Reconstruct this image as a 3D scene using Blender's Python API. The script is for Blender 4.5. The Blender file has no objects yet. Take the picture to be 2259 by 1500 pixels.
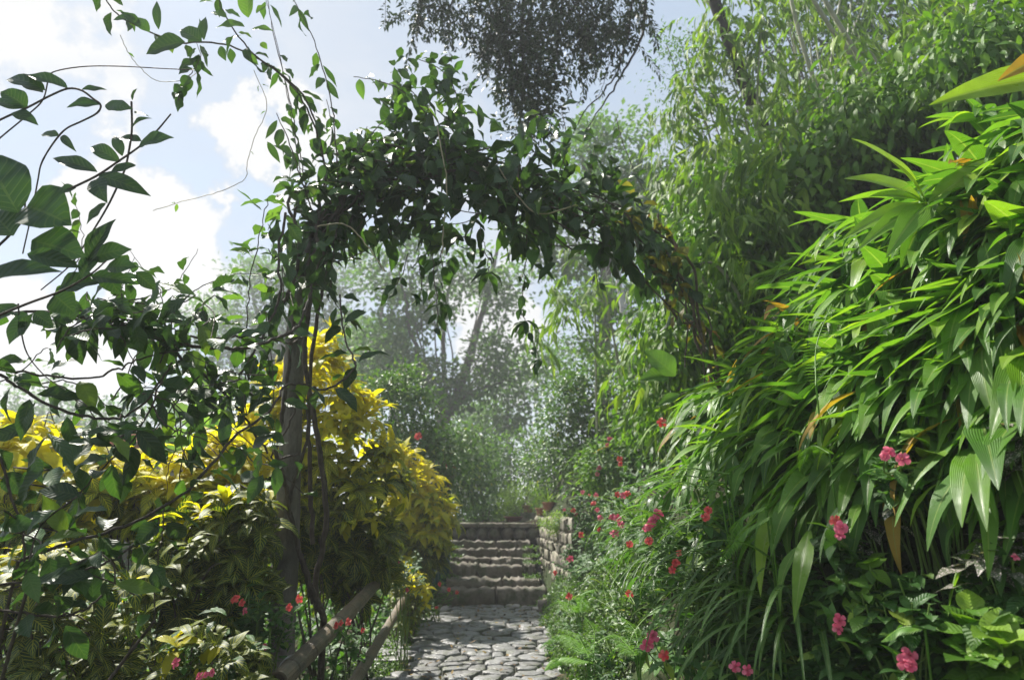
import bpy, math, random
import numpy as np
from mathutils import Vector

sc = bpy.context.scene
rng = np.random.default_rng(11)
random.seed(5)
col = sc.collection

# ------------------------------------------------------------------ camera, sky, sun, exposure
CAMZ, TH, FPX = 1.5, math.radians(13.8), 1506.0
cam_d = bpy.data.cameras.new("camera")
cam_d.sensor_width = 36; cam_d.lens = 24
cam_d.clip_start = 0.05; cam_d.clip_end = 1500
cam = bpy.data.objects.new("camera", cam_d); col.objects.link(cam)
cam.location = (0, 0, CAMZ); cam.rotation_euler = (math.pi / 2 + TH, 0, 0)
cam_d.dof.use_dof = True; cam_d.dof.focus_distance = 3.4; cam_d.dof.aperture_fstop = 2.5
sc.camera = cam

SUN_EL, SUN_AZ = math.radians(50), math.radians(-42)      # azimuth from +Y towards +X
world = bpy.data.worlds.new("World"); sc.world = world; world.use_nodes = True
def build_world():
    nt = world.node_tree; N = nt.nodes; K = nt.links; N.clear()
    out = N.new('ShaderNodeOutputWorld'); bg = N.new('ShaderNodeBackground'); K.new(bg.outputs[0], out.inputs[0])
    bg.inputs['Strength'].default_value = 0.095
    sky = N.new('ShaderNodeTexSky'); sky.sky_type = 'NISHITA'; sky.sun_disc = False
    sky.sun_elevation = SUN_EL; sky.sun_rotation = SUN_AZ; sky.air_density = 1.0; sky.dust_density = 0.7; sky.ozone_density = 1.5
    tc = N.new('ShaderNodeTexCoord')
    sx = N.new('ShaderNodeSeparateXYZ'); K.new(tc.outputs['Generated'], sx.inputs[0])
    def math_(op, a, b=None, c=None):
        m = N.new('ShaderNodeMath'); m.operation = op
        for i, v in enumerate((a, b, c)):
            if v is None: continue
            if hasattr(v, 'default_value') or hasattr(v, 'links'): K.new(v, m.inputs[i])
            else: m.inputs[i].default_value = v
        return m.outputs[0]
    zz = math_('ADD', math_('MAXIMUM', sx.outputs[2], 0.0), 0.25)
    cx = N.new('ShaderNodeCombineXYZ')
    K.new(math_('DIVIDE', sx.outputs[0], zz), cx.inputs[0]); K.new(math_('DIVIDE', sx.outputs[1], zz), cx.inputs[1])
    n1 = N.new('ShaderNodeTexNoise'); n1.inputs['Scale'].default_value = 1.7; n1.inputs['Detail'].default_value = 9; n1.inputs['Roughness'].default_value = .56
    n1.inputs['Distortion'].default_value = .25
    mp = N.new('ShaderNodeMapping'); mp.inputs['Location'].default_value = (3.3, 1.15, 0); mp.inputs['Scale'].default_value = (.75, 1.25, 1)
    K.new(cx.outputs[0], mp.inputs[0]); K.new(mp.outputs[0], n1.inputs[0])
    n2 = N.new('ShaderNodeTexNoise'); n2.inputs['Scale'].default_value = 9; n2.inputs['Detail'].default_value = 8; n2.inputs['Roughness'].default_value = .6
    K.new(tc.outputs['Generated'], n2.inputs[0])
    dens = n1.outputs[0]
    # cumulus heads standing in given directions of the sky
    for (d, r, g) in PUFFS:
        vm = N.new('ShaderNodeVectorMath'); vm.operation = 'DISTANCE'
        K.new(tc.outputs['Generated'], vm.inputs[0]); vm.inputs[1].default_value = d
        e = math_('MULTIPLY_ADD', math_('SUBTRACT', n2.outputs[0], .5), .34, vm.outputs['Value'])
        k = math_('SUBTRACT', 1.0, math_('DIVIDE', e, r))
        k = math_('MINIMUM', math_('MAXIMUM', math_('MULTIPLY', k, 2.6), 0.0), 1.0)
        dens = math_('MULTIPLY_ADD', k, g, dens)
    cr = N.new('ShaderNodeValToRGB'); cr.color_ramp.elements[0].position = .42; cr.color_ramp.elements[0].color = (0, 0, 0, 1)
    cr.color_ramp.elements[1].position = .80; cr.color_ramp.elements[1].color = (1, 1, 1, 1)
    K.new(dens, cr.inputs[0])
    cc = N.new('ShaderNodeValToRGB'); cc.color_ramp.elements[0].position = .5; cc.color_ramp.elements[0].color = (.66, .70, .77, 1)
    cc.color_ramp.elements[1].position = .78; cc.color_ramp.elements[1].color = (1, 1, 1, 1)
    K.new(dens, cc.inputs[0])
    ccs = N.new('ShaderNodeVectorMath'); ccs.operation = 'SCALE'; K.new(cc.outputs[0], ccs.inputs[0]); ccs.inputs['Scale'].default_value = CLOUD
    # the clear sky between the clouds carries thin veil cloud
    veil = N.new('ShaderNodeMix'); veil.data_type = 'RGBA'; veil.inputs[0].default_value = .72
    K.new(sky.outputs[0], veil.inputs[6]); veil.inputs[7].default_value = (CLOUD * .58, CLOUD * .69, CLOUD * .80, 1)
    mx = N.new('ShaderNodeMix'); mx.data_type = 'RGBA'
    K.new(cr.outputs[0], mx.inputs[0]); K.new(veil.outputs[2], mx.inputs[6]); K.new(ccs.outputs[0], mx.inputs[7])
    K.new(mx.outputs[2], bg.inputs[0])
def ray(px, py):
    a = (px - 1129.5) / FPX; b = (750 - py) / FPX
    c, s = math.cos(TH), math.sin(TH)
    return np.array([a, c - b * s, s + b * c])
def unit(v): v = np.asarray(v, float); return v / np.linalg.norm(v)
CLOUD = 4.4
PUFFS = [(tuple(unit(ray(x, y))), r, g) for x, y, r, g in ((310, 545, .115, .5), (570, 310, .09, .45), (120, 110, .08, .22),
         (860, 190, .2, .16), (1110, 760, .1, .4), (60, 820, .16, .4))]
build_world()
sun_d = bpy.data.lights.new("sun", 'SUN'); sun_d.energy = 4.7; sun_d.angle = math.radians(1.5); sun_d.color = (1, .955, .87)
sun = bpy.data.objects.new("sun", sun_d); col.objects.link(sun)
sd = Vector((math.sin(SUN_AZ) * math.cos(SUN_EL), math.cos(SUN_AZ) * math.cos(SUN_EL), math.sin(SUN_EL)))
sun.rotation_euler = sd.to_track_quat('Z', 'Y').to_euler(); sun.location = (-10, 20, 40)
sc.view_settings.view_transform = 'Standard'; sc.view_settings.look = 'None'
sc.view_settings.exposure = 1.12; sc.view_settings.gamma = 1.0
sc.render.engine = 'CYCLES'
sc.cycles.max_bounces = 6; sc.cycles.diffuse_bounces = 3; sc.cycles.glossy_bounces = 2; sc.cycles.transmission_bounces = 4
sc.cycles.use_denoising = True

# ------------------------------------------------------------------ pixel -> world, terrain
def P(px, py, Y):
    d = ray(px, py); t = Y / d[1]
    return np.array([0, 0, CAMZ]) + d * t
def M(Y): return Y / math.cos(TH) / FPX            # metres per photo pixel at that distance, roughly
def sstep(a, b, x):
    t = np.clip((x - a) / (b - a), 0, 1); return t * t * (3 - 2 * t)
def h(x, y):
    x = np.asarray(x, float); y = np.asarray(y, float)
    r = x - .62 - .05 * np.sin(y * .9) - .55 * (1 - sstep(1.5, 3.4, y))
    sp = np.log1p(np.exp(np.clip(r * 7, -40, 40))) / 7
    bank = 1.65 * sp - .90 * np.log1p(np.exp(np.clip((r - 1.6) * 4, -40, 40))) / 4
    bank = bank - .5 * np.log1p(np.exp(np.clip((r - 9) * 1, -40, 40)))
    l = np.clip(-1.3 - x, 0, 60)
    left = -.05 * l - .02 * np.clip(l - 6, 0, 40)
    cor0 = sstep(-1.5, -1.25, x) * (1 - sstep(.45, .7, x)) * (1 - sstep(13.9, 14.1, y))
    up = 1.2 * sstep(11.3, 14.2, y) * (1 - .3 * sstep(.6, 2.5, x)) * (1 - sstep(6, 16, l)) * (1 - cor0)
    far = -.012 * np.clip(y - 30, 0, 90)
    n = .05 * np.sin(x * 2.3 + y * 1.1) * np.sin(y * 1.7 - x) * sstep(.9, 2., np.abs(x + .3))
    cor = -.06 * (sstep(-1.5, -1.2, x) * (1 - sstep(.5, .7, x))) * (1 - sstep(13.5, 14.0, y))
    return bank + left + up + far + n + cor
def hz(x, y): return float(h(x, y))
def march(px, py, off, lo=1.9, hi=9.5):
    d = ray(px, py); d = d / d[1]
    Y = np.arange(lo, hi, .02)
    X = d[0] * Y; Z = CAMZ + d[2] * Y
    ok = np.nonzero(Z < h(X, Y) + off)[0]
    k = ok[0] if len(ok) else len(Y) - 1
    return np.array([X[k], Y[k], Z[k]])

# ------------------------------------------------------------------ objects
def tag(o, label=None, cat=None, group=None, kind=None):
    for k, v in (('label', label), ('category', cat), ('group', group), ('kind', kind)):
        if v: o[k] = v
    return o
def thing(name, loc, label, cat, group=None):
    o = bpy.data.objects.new(name, None); col.objects.link(o); o.location = loc; o.empty_display_size = .1
    return tag(o, label, cat, group)
def stem_part(parent, name, mat, path, rad, sides=6, rough=0.):
    mb = MB(); tube(mb, path, rad, sides, rough=rough); return mb.build(name, mat, parent)
class MB:
    def __init__(s): s.v = []; s.f = []; s.uv = []; s.r = []; s.m = []; s.n = 0
    def add(s, v, f, uv=None, r=0., m=0):
        v = np.asarray(v, float).reshape(-1, 3); f = np.asarray(f, int)
        s.v.append(v); s.f.append(f + s.n); s.n += len(v)
        s.uv.append(np.zeros((len(v), 2)) if uv is None else uv)
        s.r.append(np.broadcast_to(np.asarray(r, float), (len(v),)).copy()); s.m.append(np.full(len(f), m, int))
    def build(s, name, mats, parent=None, kind=None, flat=False):
        me = bpy.data.meshes.new(name)
        V = np.concatenate(s.v); R = np.concatenate(s.r); UV = np.concatenate(s.uv)
        if parent is not None: V = V - np.array(parent.location)
        me.vertices.add(len(V)); me.vertices.foreach_set('co', V.astype(np.float32).ravel())
        loops = np.concatenate([f.ravel() for f in s.f]); tot = np.concatenate([np.full(len(f), f.shape[1]) for f in s.f])
        me.loops.add(len(loops)); me.loops.foreach_set('vertex_index', loops.astype(np.int32))
        me.polygons.add(len(tot)); st = np.concatenate([[0], np.cumsum(tot)[:-1]])
        me.polygons.foreach_set('loop_start', st.astype(np.int32))
        me.polygons.foreach_set('material_index', np.concatenate(s.m).astype(np.int32))
        a = me.attributes.new('rnd', 'FLOAT', 'POINT'); a.data.foreach_set('value', R.astype(np.float32))
        u = me.uv_layers.new(name='UVMap'); u.data.foreach_set('uv', UV[loops].astype(np.float32).ravel())
        me.update(calc_edges=True); me.validate()
        if flat: me.shade_flat()
        for m in (mats if isinstance(mats, (list, tuple)) else [mats]): me.materials.append(m)
        o = bpy.data.objects.new(name, me); col.objects.link(o)
        if parent is not None: o.parent = parent
        if kind: o['kind'] = kind
        return o

def nrm(a): return a / np.maximum(np.linalg.norm(a, axis=-1, keepdims=True), 1e-9)
PROF = {
    'ovate': lambda t: np.sin(np.pi * t ** .84) ** .95 * (1 - .3 * t ** 5),
    'ellip': lambda t: np.sin(np.pi * t ** .9) ** .8,
    'lance': lambda t: np.sin(np.pi * t ** .62) ** .9 * (1 - .35 * t ** 2),
    'ginger': lambda t: np.minimum(1, (t / .3) ** .8) * np.minimum(1, ((1 - t) / .55)) ** .8,
    'strap': lambda t: np.minimum(1, .55 + t * 1.6) * np.minimum(1, ((1 - t) / .6)) ** .7,
    'petal': lambda t: np.sin(np.pi * np.clip(t, 0, 1) ** 1.6 * .93 + .05) ** .6,
    'blob': lambda t: np.sin(np.pi * t) ** .6,
}
def leaves(mb, B, D, U, L, W, prof='ovate', ns=6, nc=2, droop=.8, fold=.25, wave=0., r=None, m=0, t0=0.):
    """N leaves at once: base B, axis D, upper side U, length L, width W; they bend away from U by droop radians."""
    B = np.atleast_2d(B); n = len(B)
    if n == 0: return
    D = nrm(np.broadcast_to(D, (n, 3)).astype(float)); U = np.broadcast_to(U, (n, 3)).astype(float)
    U = U - (U * D).sum(1, keepdims=True) * D
    bad = np.linalg.norm(U, axis=1) < .05
    if bad.any():
        U = U.copy(); q = np.array([.6, .5, .2]) + rng.normal(0, .2, (bad.sum(), 3)); q -= (q * D[bad]).sum(1, keepdims=True) * D[bad]; U[bad] = q
    U = nrm(U); S = np.cross(D, U)
    L = np.broadcast_to(L, (n,)).astype(float); W = np.broadcast_to(W, (n,)).astype(float)
    k = np.broadcast_to(droop, (n,)).astype(float); k = np.where(np.abs(k) < .02, .02, k)[:, None]
    fo = np.broadcast_to(fold, (n,)).astype(float)[:, None, None]
    t = np.linspace(0, 1, ns + 1)
    w = np.maximum(PROF[prof](np.clip(t, 1e-4, 1 - 1e-4)), .02)
    a = k * t[None]
    sp = B[:, None] + L[:, None, None] * ((np.sin(a) / k)[..., None] * D[:, None] - ((1 - np.cos(a)) / k)[..., None] * U[:, None])
    nr = np.cos(a)[..., None] * U[:, None] + np.sin(a)[..., None] * D[:, None]
    s = np.linspace(-1, 1, nc + 1)
    ph = rng.uniform(0, 6.28, n)
    wv = wave * np.sin(t[None, :, None] * (9 + 5 * rng.random(n))[:, None, None] + ph[:, None, None] + (s > 0)[None, None] * 1.7) * np.abs(s)[None, None] ** 2
    hw = W[:, None, None] * .5 * w[None, :, None]
    off_s = hw * s[None, None] * np.cos(fo)
    off_n = hw * (np.abs(s)[None, None] * np.sin(fo) + wv)
    V = sp[:, :, None] + off_s[..., None] * S[:, None, None] + off_n[..., None] * nr[:, :, None]
    nv = (ns + 1) * (nc + 1)
    i, j = np.meshgrid(np.arange(ns), np.arange(nc), indexing='ij')
    q = (i * (nc + 1) + j).ravel()
    F0 = np.stack([q, q + 1, q + nc + 2, q + nc + 1], 1)
    F = (F0[None] + (np.arange(n) * nv)[:, None, None]).reshape(-1, 4)
    uv = np.stack(np.broadcast_arrays((s * .5 + .5)[None], t[:, None]), -1).reshape(-1, 2)
    if r is None: r = rng.random(n)
    mb.add(V.reshape(-1, 3), F, np.tile(uv, (n, 1)), np.repeat(np.broadcast_to(r, (n,)), nv), m)

def spline(pts, n=5):
    pts = np.asarray(pts, float)
    if len(pts) < 3: return np.linspace(pts[0], pts[-1], n + 1)
    p = np.vstack([2 * pts[0] - pts[1], pts, 2 * pts[-1] - pts[-2]]); out = []
    for i in range(1, len(p) - 2):
        for t in np.linspace(0, 1, n, endpoint=False):
            a, b, c, d = p[i - 1], p[i], p[i + 1], p[i + 2]
            out.append(.5 * ((2 * b) + (c - a) * t + (2 * a - 5 * b + 4 * c - d) * t * t + (3 * b - a - 3 * c + d) * t ** 3))
    out.append(p[-2]); return np.array(out)
def tube(mb, pts, rad, sides=6, m=0, r=.5, cap=True, rough=0.):
    pts = np.asarray(pts, float); n = len(pts)
    rad = np.interp(np.linspace(0, 1, n), np.linspace(0, 1, len(np.atleast_1d(rad))), np.atleast_1d(rad))
    T = nrm(np.gradient(pts, axis=0)); ref = np.array([.31, .17, .93]) if abs(T[0, 2]) < .8 else np.array([.9, .3, .1])
    A = nrm(np.cross(T, ref)); Bv = np.cross(T, A)
    an = np.linspace(0, 2 * np.pi, sides, endpoint=False)
    rr = rad[:, None] * (1 + rough * rng.normal(0, 1, (n, sides)))
    V = pts[:, None] + rr[..., None] * (np.cos(an)[None, :, None] * A[:, None] + np.sin(an)[None, :, None] * Bv[:, None])
    i, j = np.meshgrid(np.arange(n - 1), np.arange(sides), indexing='ij'); j2 = (j + 1) % sides
    F = np.stack([i * sides + j, i * sides + j2, (i + 1) * sides + j2, (i + 1) * sides + j], -1).reshape(-1, 4)
    ln = np.concatenate([[0], np.cumsum(np.linalg.norm(np.diff(pts, axis=0), axis=1))])
    uv = np.stack(np.broadcast_arrays((an / 6.2832)[None], ln[:, None]), -1).reshape(-1, 2)
    mb.add(V.reshape(-1, 3), F, uv, r, m)
    if cap:
        for e in (0, n - 1):
            c = V[e].mean(0); idx = np.arange(sides)
            fc = np.stack([np.full(sides, sides), idx, (idx + 1) % sides], 1)
            if e == 0: fc = fc[:, ::-1]
            mb.add(np.vstack([V[e], c]), fc, None, r, m)
def box(mb, c, s, m=0, r=.5, jit=0., nsub=1):
    """a box of rounded, slightly uneven stone or timber"""
    x = np.array([-1, -.86, 0, .86, 1]) if nsub > 1 else np.array([-1, 1.])
    bevel_box(mb, c, s, m, r, jit)
def bevel_box(mb, c, s, m, r, jit, b=.12, nx=8):
    # swept rounded-rectangle section along x, noise on the rings
    c = np.asarray(c, float); s = np.asarray(s, float) / 2
    xs = np.concatenate([[-1, -1 + .02], np.linspace(-.94, .94, nx), [1 - .02, 1]])
    bz = min(s[1], s[2]) * b * 2
    sec = []
    for (sy, sz, a0) in ((1, 1, 0), (-1, 1, 90), (-1, -1, 180), (1, -1, 270)):
        for a in (0, 45, 90):
            t = math.radians(a0 + a); sec.append((sy * (s[1] - bz) + bz * math.cos(t), sz * (s[2] - bz) + bz * math.sin(t)))
    sec = np.array(sec); k = len(sec); V = []
    for q, x in enumerate(xs):
        e = .72 if q in (0, len(xs) - 1) else 1.
        V.append(np.stack([np.full(k, x * s[0]), sec[:, 0] * e, sec[:, 1] * e], 1) + (rng.normal(0, jit, (k, 3)) + rng.normal(0, jit, (1, 3)) * [0, 1, .6] if jit else 0))
    V = np.array(V) + c; n = len(xs)
    i, j = np.meshgrid(np.arange(n - 1), np.arange(k), indexing='ij'); j2 = (j + 1) % k
    F = np.stack([i * k + j, i * k + j2, (i + 1) * k + j2, (i + 1) * k + j], -1).reshape(-1, 4)
    mb.add(V.reshape(-1, 3), F, None, r, m)
    for e in (0, n - 1):
        idx = np.arange(k); fc = np.stack([np.full(k, k), idx, (idx + 1) % k], 1)
        mb.add(np.vstack([V[e], V[e].mean(0)]), fc if e else fc[:, ::-1], None, r, m)
def lathe(mb, c, prof, sides=20, m=0, r=.5):
    c = np.asarray(c, float); an = np.linspace(0, 2 * np.pi, sides, endpoint=False); prof = np.asarray(prof, float); n = len(prof)
    V = np.stack([prof[:, :1] * np.cos(an), prof[:, :1] * np.sin(an), np.broadcast_to(prof[:, 1:2], (n, sides))], -1) + c
    i, j = np.meshgrid(np.arange(n - 1), np.arange(sides), indexing='ij'); j2 = (j + 1) % sides
    mb.add(V.reshape(-1, 3), np.stack([i * sides + j, i * sides + j2, (i + 1) * sides + j2, (i + 1) * sides + j], -1).reshape(-1, 4), None, r, m)

# ------------------------------------------------------------------ materials
def new_mat(name):
    m = bpy.data.materials.new(name); m.use_nodes = True; nt = m.node_tree; nt.nodes.clear()
    return m, nt.nodes, nt.links
class NB:
    def __init__(s, name): s.m, s.N, s.K = new_mat(name); s.out = s.N.new('ShaderNodeOutputMaterial')
    def n(s, t, **kw):
        o = s.N.new(t)
        for k, v in kw.items(): setattr(o, k, v)
        return o
    def math(s, op, *a):
        m = s.n('ShaderNodeMath', operation=op)
        for i, v in enumerate(a):
            if isinstance(v, (int, float)): m.inputs[i].default_value = v
            else: s.K.new(v, m.inputs[i])
        return m.outputs[0]
    def mix(s, f, a, b, bt='MIX'):
        m = s.n('ShaderNodeMix', data_type='RGBA', blend_type=bt)
        for i, v in ((0, f), (6, a), (7, b)):
            if isinstance(v, (int, float)): m.inputs[i].default_value = v
            elif isinstance(v, tuple): m.inputs[i].default_value = (*v[:3], 1)
            else: s.K.new(v, m.inputs[i])
        return m.outputs[2]
    def noise(s, scale, detail=4, vec=None, rough=.5):
        t = s.n('ShaderNodeTexNoise'); t.inputs['Scale'].default_value = scale; t.inputs['Detail'].default_value = detail; t.inputs['Roughness'].default_value = rough
        if vec is None:
            if not hasattr(s, 'tc'): s.tc = s.n('ShaderNodeTexCoord')
            vec = s.tc.outputs['Object']
        s.K.new(vec, t.inputs['Vector']); return t.outputs[0]
    def ramp(s, f, *st):
        r = s.n('ShaderNodeValToRGB'); e = r.color_ramp.elements
        while len(e) < len(st): e.new(.5)
        for i, (p, c) in enumerate(st): e[i].position = p; e[i].color = (*c[:3], 1) if isinstance(c, tuple) else (c, c, c, 1)
        s.K.new(f, r.inputs[0]); return r.outputs[0]
    def rnd(s):
        a = s.n('ShaderNodeAttribute', attribute_name='rnd'); return a.outputs['Fac']
    def uv(s):
        u = s.n('ShaderNodeUVMap'); x = s.n('ShaderNodeSeparateXYZ'); s.K.new(u.outputs[0], x.inputs[0]); return x.outputs[0], x.outputs[1]
    def bump(s, hgt, st=.3, dist=.01):
        b = s.n('ShaderNodeBump'); b.inputs['Strength'].default_value = st; b.inputs['Distance'].default_value = dist; s.K.new(hgt, b.inputs['Height']); return b.outputs[0]
    def pbr(s, c, rough=.5, nor=None, spec=.5):
        b = s.n('ShaderNodeBsdfPrincipled')
        if isinstance(c, tuple): b.inputs['Base Color'].default_value = (*c[:3], 1)
        else: s.K.new(c, b.inputs['Base Color'])
        if isinstance(rough, (int, float)): b.inputs['Roughness'].default_value = rough
        else: s.K.new(rough, b.inputs['Roughness'])
        b.inputs['Specular IOR Level'].default_value = spec
        if nor is not None: s.K.new(nor, b.inputs['Normal'])
        return b.outputs[0]
    def done(s, sh): s.K.new(sh, s.out.inputs[0]); return s.m

def leaf_mat(name, stops, trans=.35, tcol=1.9, rough=.36, vein=None, spec=.4, veincol=None, dots=None, tint=(1.0, 1.05, .42)):
    """stops: colours over the per-leaf random value; trans: share of light let through"""
    b = NB(name); c = b.ramp(b.rnd(), *stops); u, v = b.uv(); nor = None
    au = b.math('ABSOLUTE', b.math('SUBTRACT', u, .5))
    if vein == 'side':                                   # pinnate veins, raised, and a pale midrib
        w = b.math('FRACT', b.math('SUBTRACT', b.math('MULTIPLY', v, 9.), b.math('MULTIPLY', au, 3.4)))
        ln = b.math('MAXIMUM', b.math('LESS_THAN', w, .16), b.math('LESS_THAN', au, .025))
        c = b.mix(b.math('MULTIPLY', ln, .22), c, b.mix(.25, c, (.5, .6, .2)))
        nor = b.bump(b.math('ABSOLUTE', b.math('SUBTRACT', w, .5)), .5, .006)
    elif vein == 'long':                                 # close parallel veins of a ginger or bamboo blade
        w = b.math('SINE', b.math('ADD', b.math('MULTIPLY', au, 95.), b.math('MULTIPLY', v, -7.)))
        ln = b.math('LESS_THAN', au, .035)
        c = b.mix(b.math('MULTIPLY_ADD', w, .1, .1), c, b.mix(.45, c, (.3, .42, .1)))
        c = b.mix(b.math('MULTIPLY', ln, .5), c, (.36, .46, .13))
        nor = b.bump(w, .35, .004)
    elif vein == 'petal':                                # deeper throat, faint streaks towards the rim
        c = b.mix(b.ramp(v, (.05, .75), (.45, 0.)), c, (.42, .01, .05)); c = b.mix(b.math('MULTIPLY', b.math('GREATER_THAN', v, .82), .25), c, (.95, .45, .5))
    elif vein == 'yellow':                               # broad yellow bands along every vein
        w = b.math('FRACT', b.math('SUBTRACT', b.math('MULTIPLY', v, 8.), b.math('MULTIPLY', au, 4.)))
        ln = b.math('MAXIMUM', b.ramp(w, (.0, 1.), (.16, 1.), (.30, 0.), (.96, 0.), (1., 1.)), b.math('LESS_THAN', au, .05))
        c = b.mix(ln, c, veincol)
        nor = b.bump(w, .4, .006)
    if dots:
        t = b.n('ShaderNodeTexVoronoi'); t.inputs['Scale'].default_value = dots
        b.tc = b.n('ShaderNodeTexCoord'); b.K.new(b.tc.outputs['Object'], t.inputs['Vector'])
        c = b.mix(b.ramp(t.outputs['Distance'], (.30, 1.), (.42, 0.)), c, (.55, .45, .46))
    blot = b.noise(22, 3)
    c = b.mix(b.ramp(blot, (.35, 0.), (.7, .35)), c, b.mix(.6, c, (.06, .10, .02)))
    if hasattr(b, 'tc') and rough < .5:
        rg = b.ramp(blot, (.3, rough - .08), (.7, rough + .16))
    else: rg = rough
    p = b.pbr(c, rg, nor, spec)
    tr = b.n('ShaderNodeBsdfTranslucent'); tc = b.mix(1., c, (tcol * tint[0], tcol * tint[1], tcol * tint[2]), 'MULTIPLY'); b.K.new(tc, tr.inputs[0])
    mx = b.n('ShaderNodeMixShader'); mx.inputs[0].default_value = trans; b.K.new(p, mx.inputs[1]); b.K.new(tr.outputs[0], mx.inputs[2])
    return b.done(mx.outputs[0])
def bark_mat(name, c1, c2, sc_=9, rough=.85, moss=None):
    b = NB(name); u, v = b.uv(); tc = b.n('ShaderNodeTexCoord'); b.tc = tc
    mp = b.n('ShaderNodeMapping'); mp.inputs['Scale'].default_value = (1, 1, .3); b.K.new(tc.outputs['Object'], mp.inputs[0])
    f = b.noise(sc_ * 3, 7, mp.outputs[0], .65); g = b.noise(sc_ * .4, 3)
    c = b.ramp(f, (.3, c1), (.72, c2))
    if moss: c = b.mix(b.ramp(g, (.48, 0.), (.66, .8)), c, moss)
    return b.done(b.pbr(c, rough, b.bump(b.math('ADD', f, b.math('MULTIPLY', b.noise(sc_ * 1.3, 5), .8)), 1., .04), .25))
def plain(name, c1, c2, sc_=8, rough=.7, bump=.3, dist=.01, spec=.4):
    b = NB(name); f = b.noise(sc_, 6, rough=.6)
    return b.done(b.pbr(b.ramp(f, (.3, c1), (.7, c2)), rough, b.bump(f, bump, dist), spec))

G = {}
G['vine'] = leaf_mat('vine_leaf', ((0, (.017, .044, .017)), (.6, (.029, .076, .021)), (.88, (.06, .145, .026)), (1, (.13, .21, .02))), .26, 2.2, .40, 'side')
G['vine_near'] = leaf_mat('vine_leaf_large', ((0, (.017, .044, .023)), (.7, (.028, .072, .029)), (1, (.055, .12, .028))), .24, 2.0, .46, 'side')
G['vine_young'] = leaf_mat('vine_leaf_young', ((0, (.06, .14, .03)), (1, (.12, .22, .04))), .4, 1.9, .4, 'side')
G['vine_old'] = leaf_mat('vine_leaf_old', ((0, (.10, .09, .02)), (.5, (.22, .20, .03)), (1, (.12, .05, .03))), .35, 1.8, .5, 'side')
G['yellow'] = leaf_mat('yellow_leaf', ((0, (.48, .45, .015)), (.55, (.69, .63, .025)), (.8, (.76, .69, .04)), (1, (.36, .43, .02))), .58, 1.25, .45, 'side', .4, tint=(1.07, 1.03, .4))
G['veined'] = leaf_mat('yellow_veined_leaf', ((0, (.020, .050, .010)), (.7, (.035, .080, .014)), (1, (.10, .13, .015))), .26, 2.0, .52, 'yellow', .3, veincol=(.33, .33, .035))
G['ginger'] = leaf_mat('ginger_leaf', ((0, (.038, .12, .015)), (.35, (.082, .215, .019)), (.75, (.165, .33, .024)), (1, (.30, .45, .028))), .38, 1.7, .35, 'long', .5)
G['ginger_old'] = leaf_mat('withered_ginger_leaf', ((0, (.42, .17, .02)), (.6, (.45, .30, .04)), (1, (.20, .08, .03))), .35, 1.6, .5, 'long')
G['strap'] = leaf_mat('strap_leaf', ((0, (.035, .095, .018)), (.6, (.07, .17, .022)), (1, (.12, .23, .03))), .28, 1.9, .30, 'long', .6)
G['impatiens'] = leaf_mat('impatiens_leaf', ((0, (.022, .070, .014)), (.5, (.042, .125, .02)), (.85, (.08, .20, .03)), (1, (.22, .30, .04))), .30, 2.0, .42, 'side', .4)
G['dotted'] = leaf_mat('spotted_leaf', ((0, (.07, .10, .05)), (1, (.13, .13, .09))), .2, 1.5, .5, None, dots=160)
G['fern'] = leaf_mat('fern_leaf', ((0, (.07, .19, .02)), (1, (.17, .33, .04))), .4, 1.8, .42, None)
G['bamboo'] = leaf_mat('bamboo_leaf', ((0, (.034, .082, .012)), (.5, (.12, .235, .018)), (.85, (.26, .39, .03)), (1, (.26, .32, .05))), .36, 1.8, .46, 'long', .35)
G['climber'] = leaf_mat('climber_leaf', ((0, (.030, .085, .010)), (.5, (.085, .20, .016)), (1, (.20, .33, .03))), .32, 1.9, .46, 'side', .35)
G['bush'] = leaf_mat('bush_leaf', ((0, (.03, .075, .015)), (.5, (.06, .14, .02)), (.9, (.12, .22, .03)), (1, (.3, .3, .04))), .33, 1.9, .4)
G['lime'] = leaf_mat('lime_leaf', ((0, (.10, .20, .02)), (1, (.24, .36, .03))), .4, 1.7, .5)
G['tree'] = leaf_mat('tree_leaf', ((0, (.035, .085, .02)), (.6, (.06, .135, .028)), (1, (.12, .20, .04))), .42, 2.0, .6, None, .25)
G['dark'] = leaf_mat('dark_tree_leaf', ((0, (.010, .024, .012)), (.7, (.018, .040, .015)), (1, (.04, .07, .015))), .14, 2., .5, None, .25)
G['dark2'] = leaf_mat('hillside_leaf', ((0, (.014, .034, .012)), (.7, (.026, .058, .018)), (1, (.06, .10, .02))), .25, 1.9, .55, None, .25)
DARKTW = plain('dark_twig', (.012, .010, .009), (.04, .034, .03), 10, .85)
G['grass'] = leaf_mat('ground_cover_leaf', ((0, (.03, .075, .010)), (.6, (.065, .14, .018)), (1, (.13, .22, .03))), .34, 1.8, .42)
G['banana'] = leaf_mat('banana_leaf', ((0, (.16, .32, .06)), (1, (.26, .42, .10))), .5, 1.6, .35, 'long')
G['red'] = leaf_mat('red_petal', ((0, (.78, .045, .05)), (.45, (.86, .10, .09)), (1, (.90, .17, .15))), .35, 1.0, .55, 'petal', .3, tint=(1, 1, 1))
G['pink'] = leaf_mat('pink_petal', ((0, (.82, .09, .20)), (1, (.92, .22, .33))), .35, 1.0, .55, 'petal', .3, tint=(1, 1, 1))
G['white'] = leaf_mat('white_petal', ((0, (.75, .76, .62)), (1, (.85, .85, .78))), .35, 1.0, .5, tint=(1, 1, 1))
G['litter'] = leaf_mat('fallen_leaf', ((0, (.09, .05, .025)), (.6, (.22, .12, .05)), (1, (.32, .22, .05))), .1, 1.2, .7, 'side')
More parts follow.
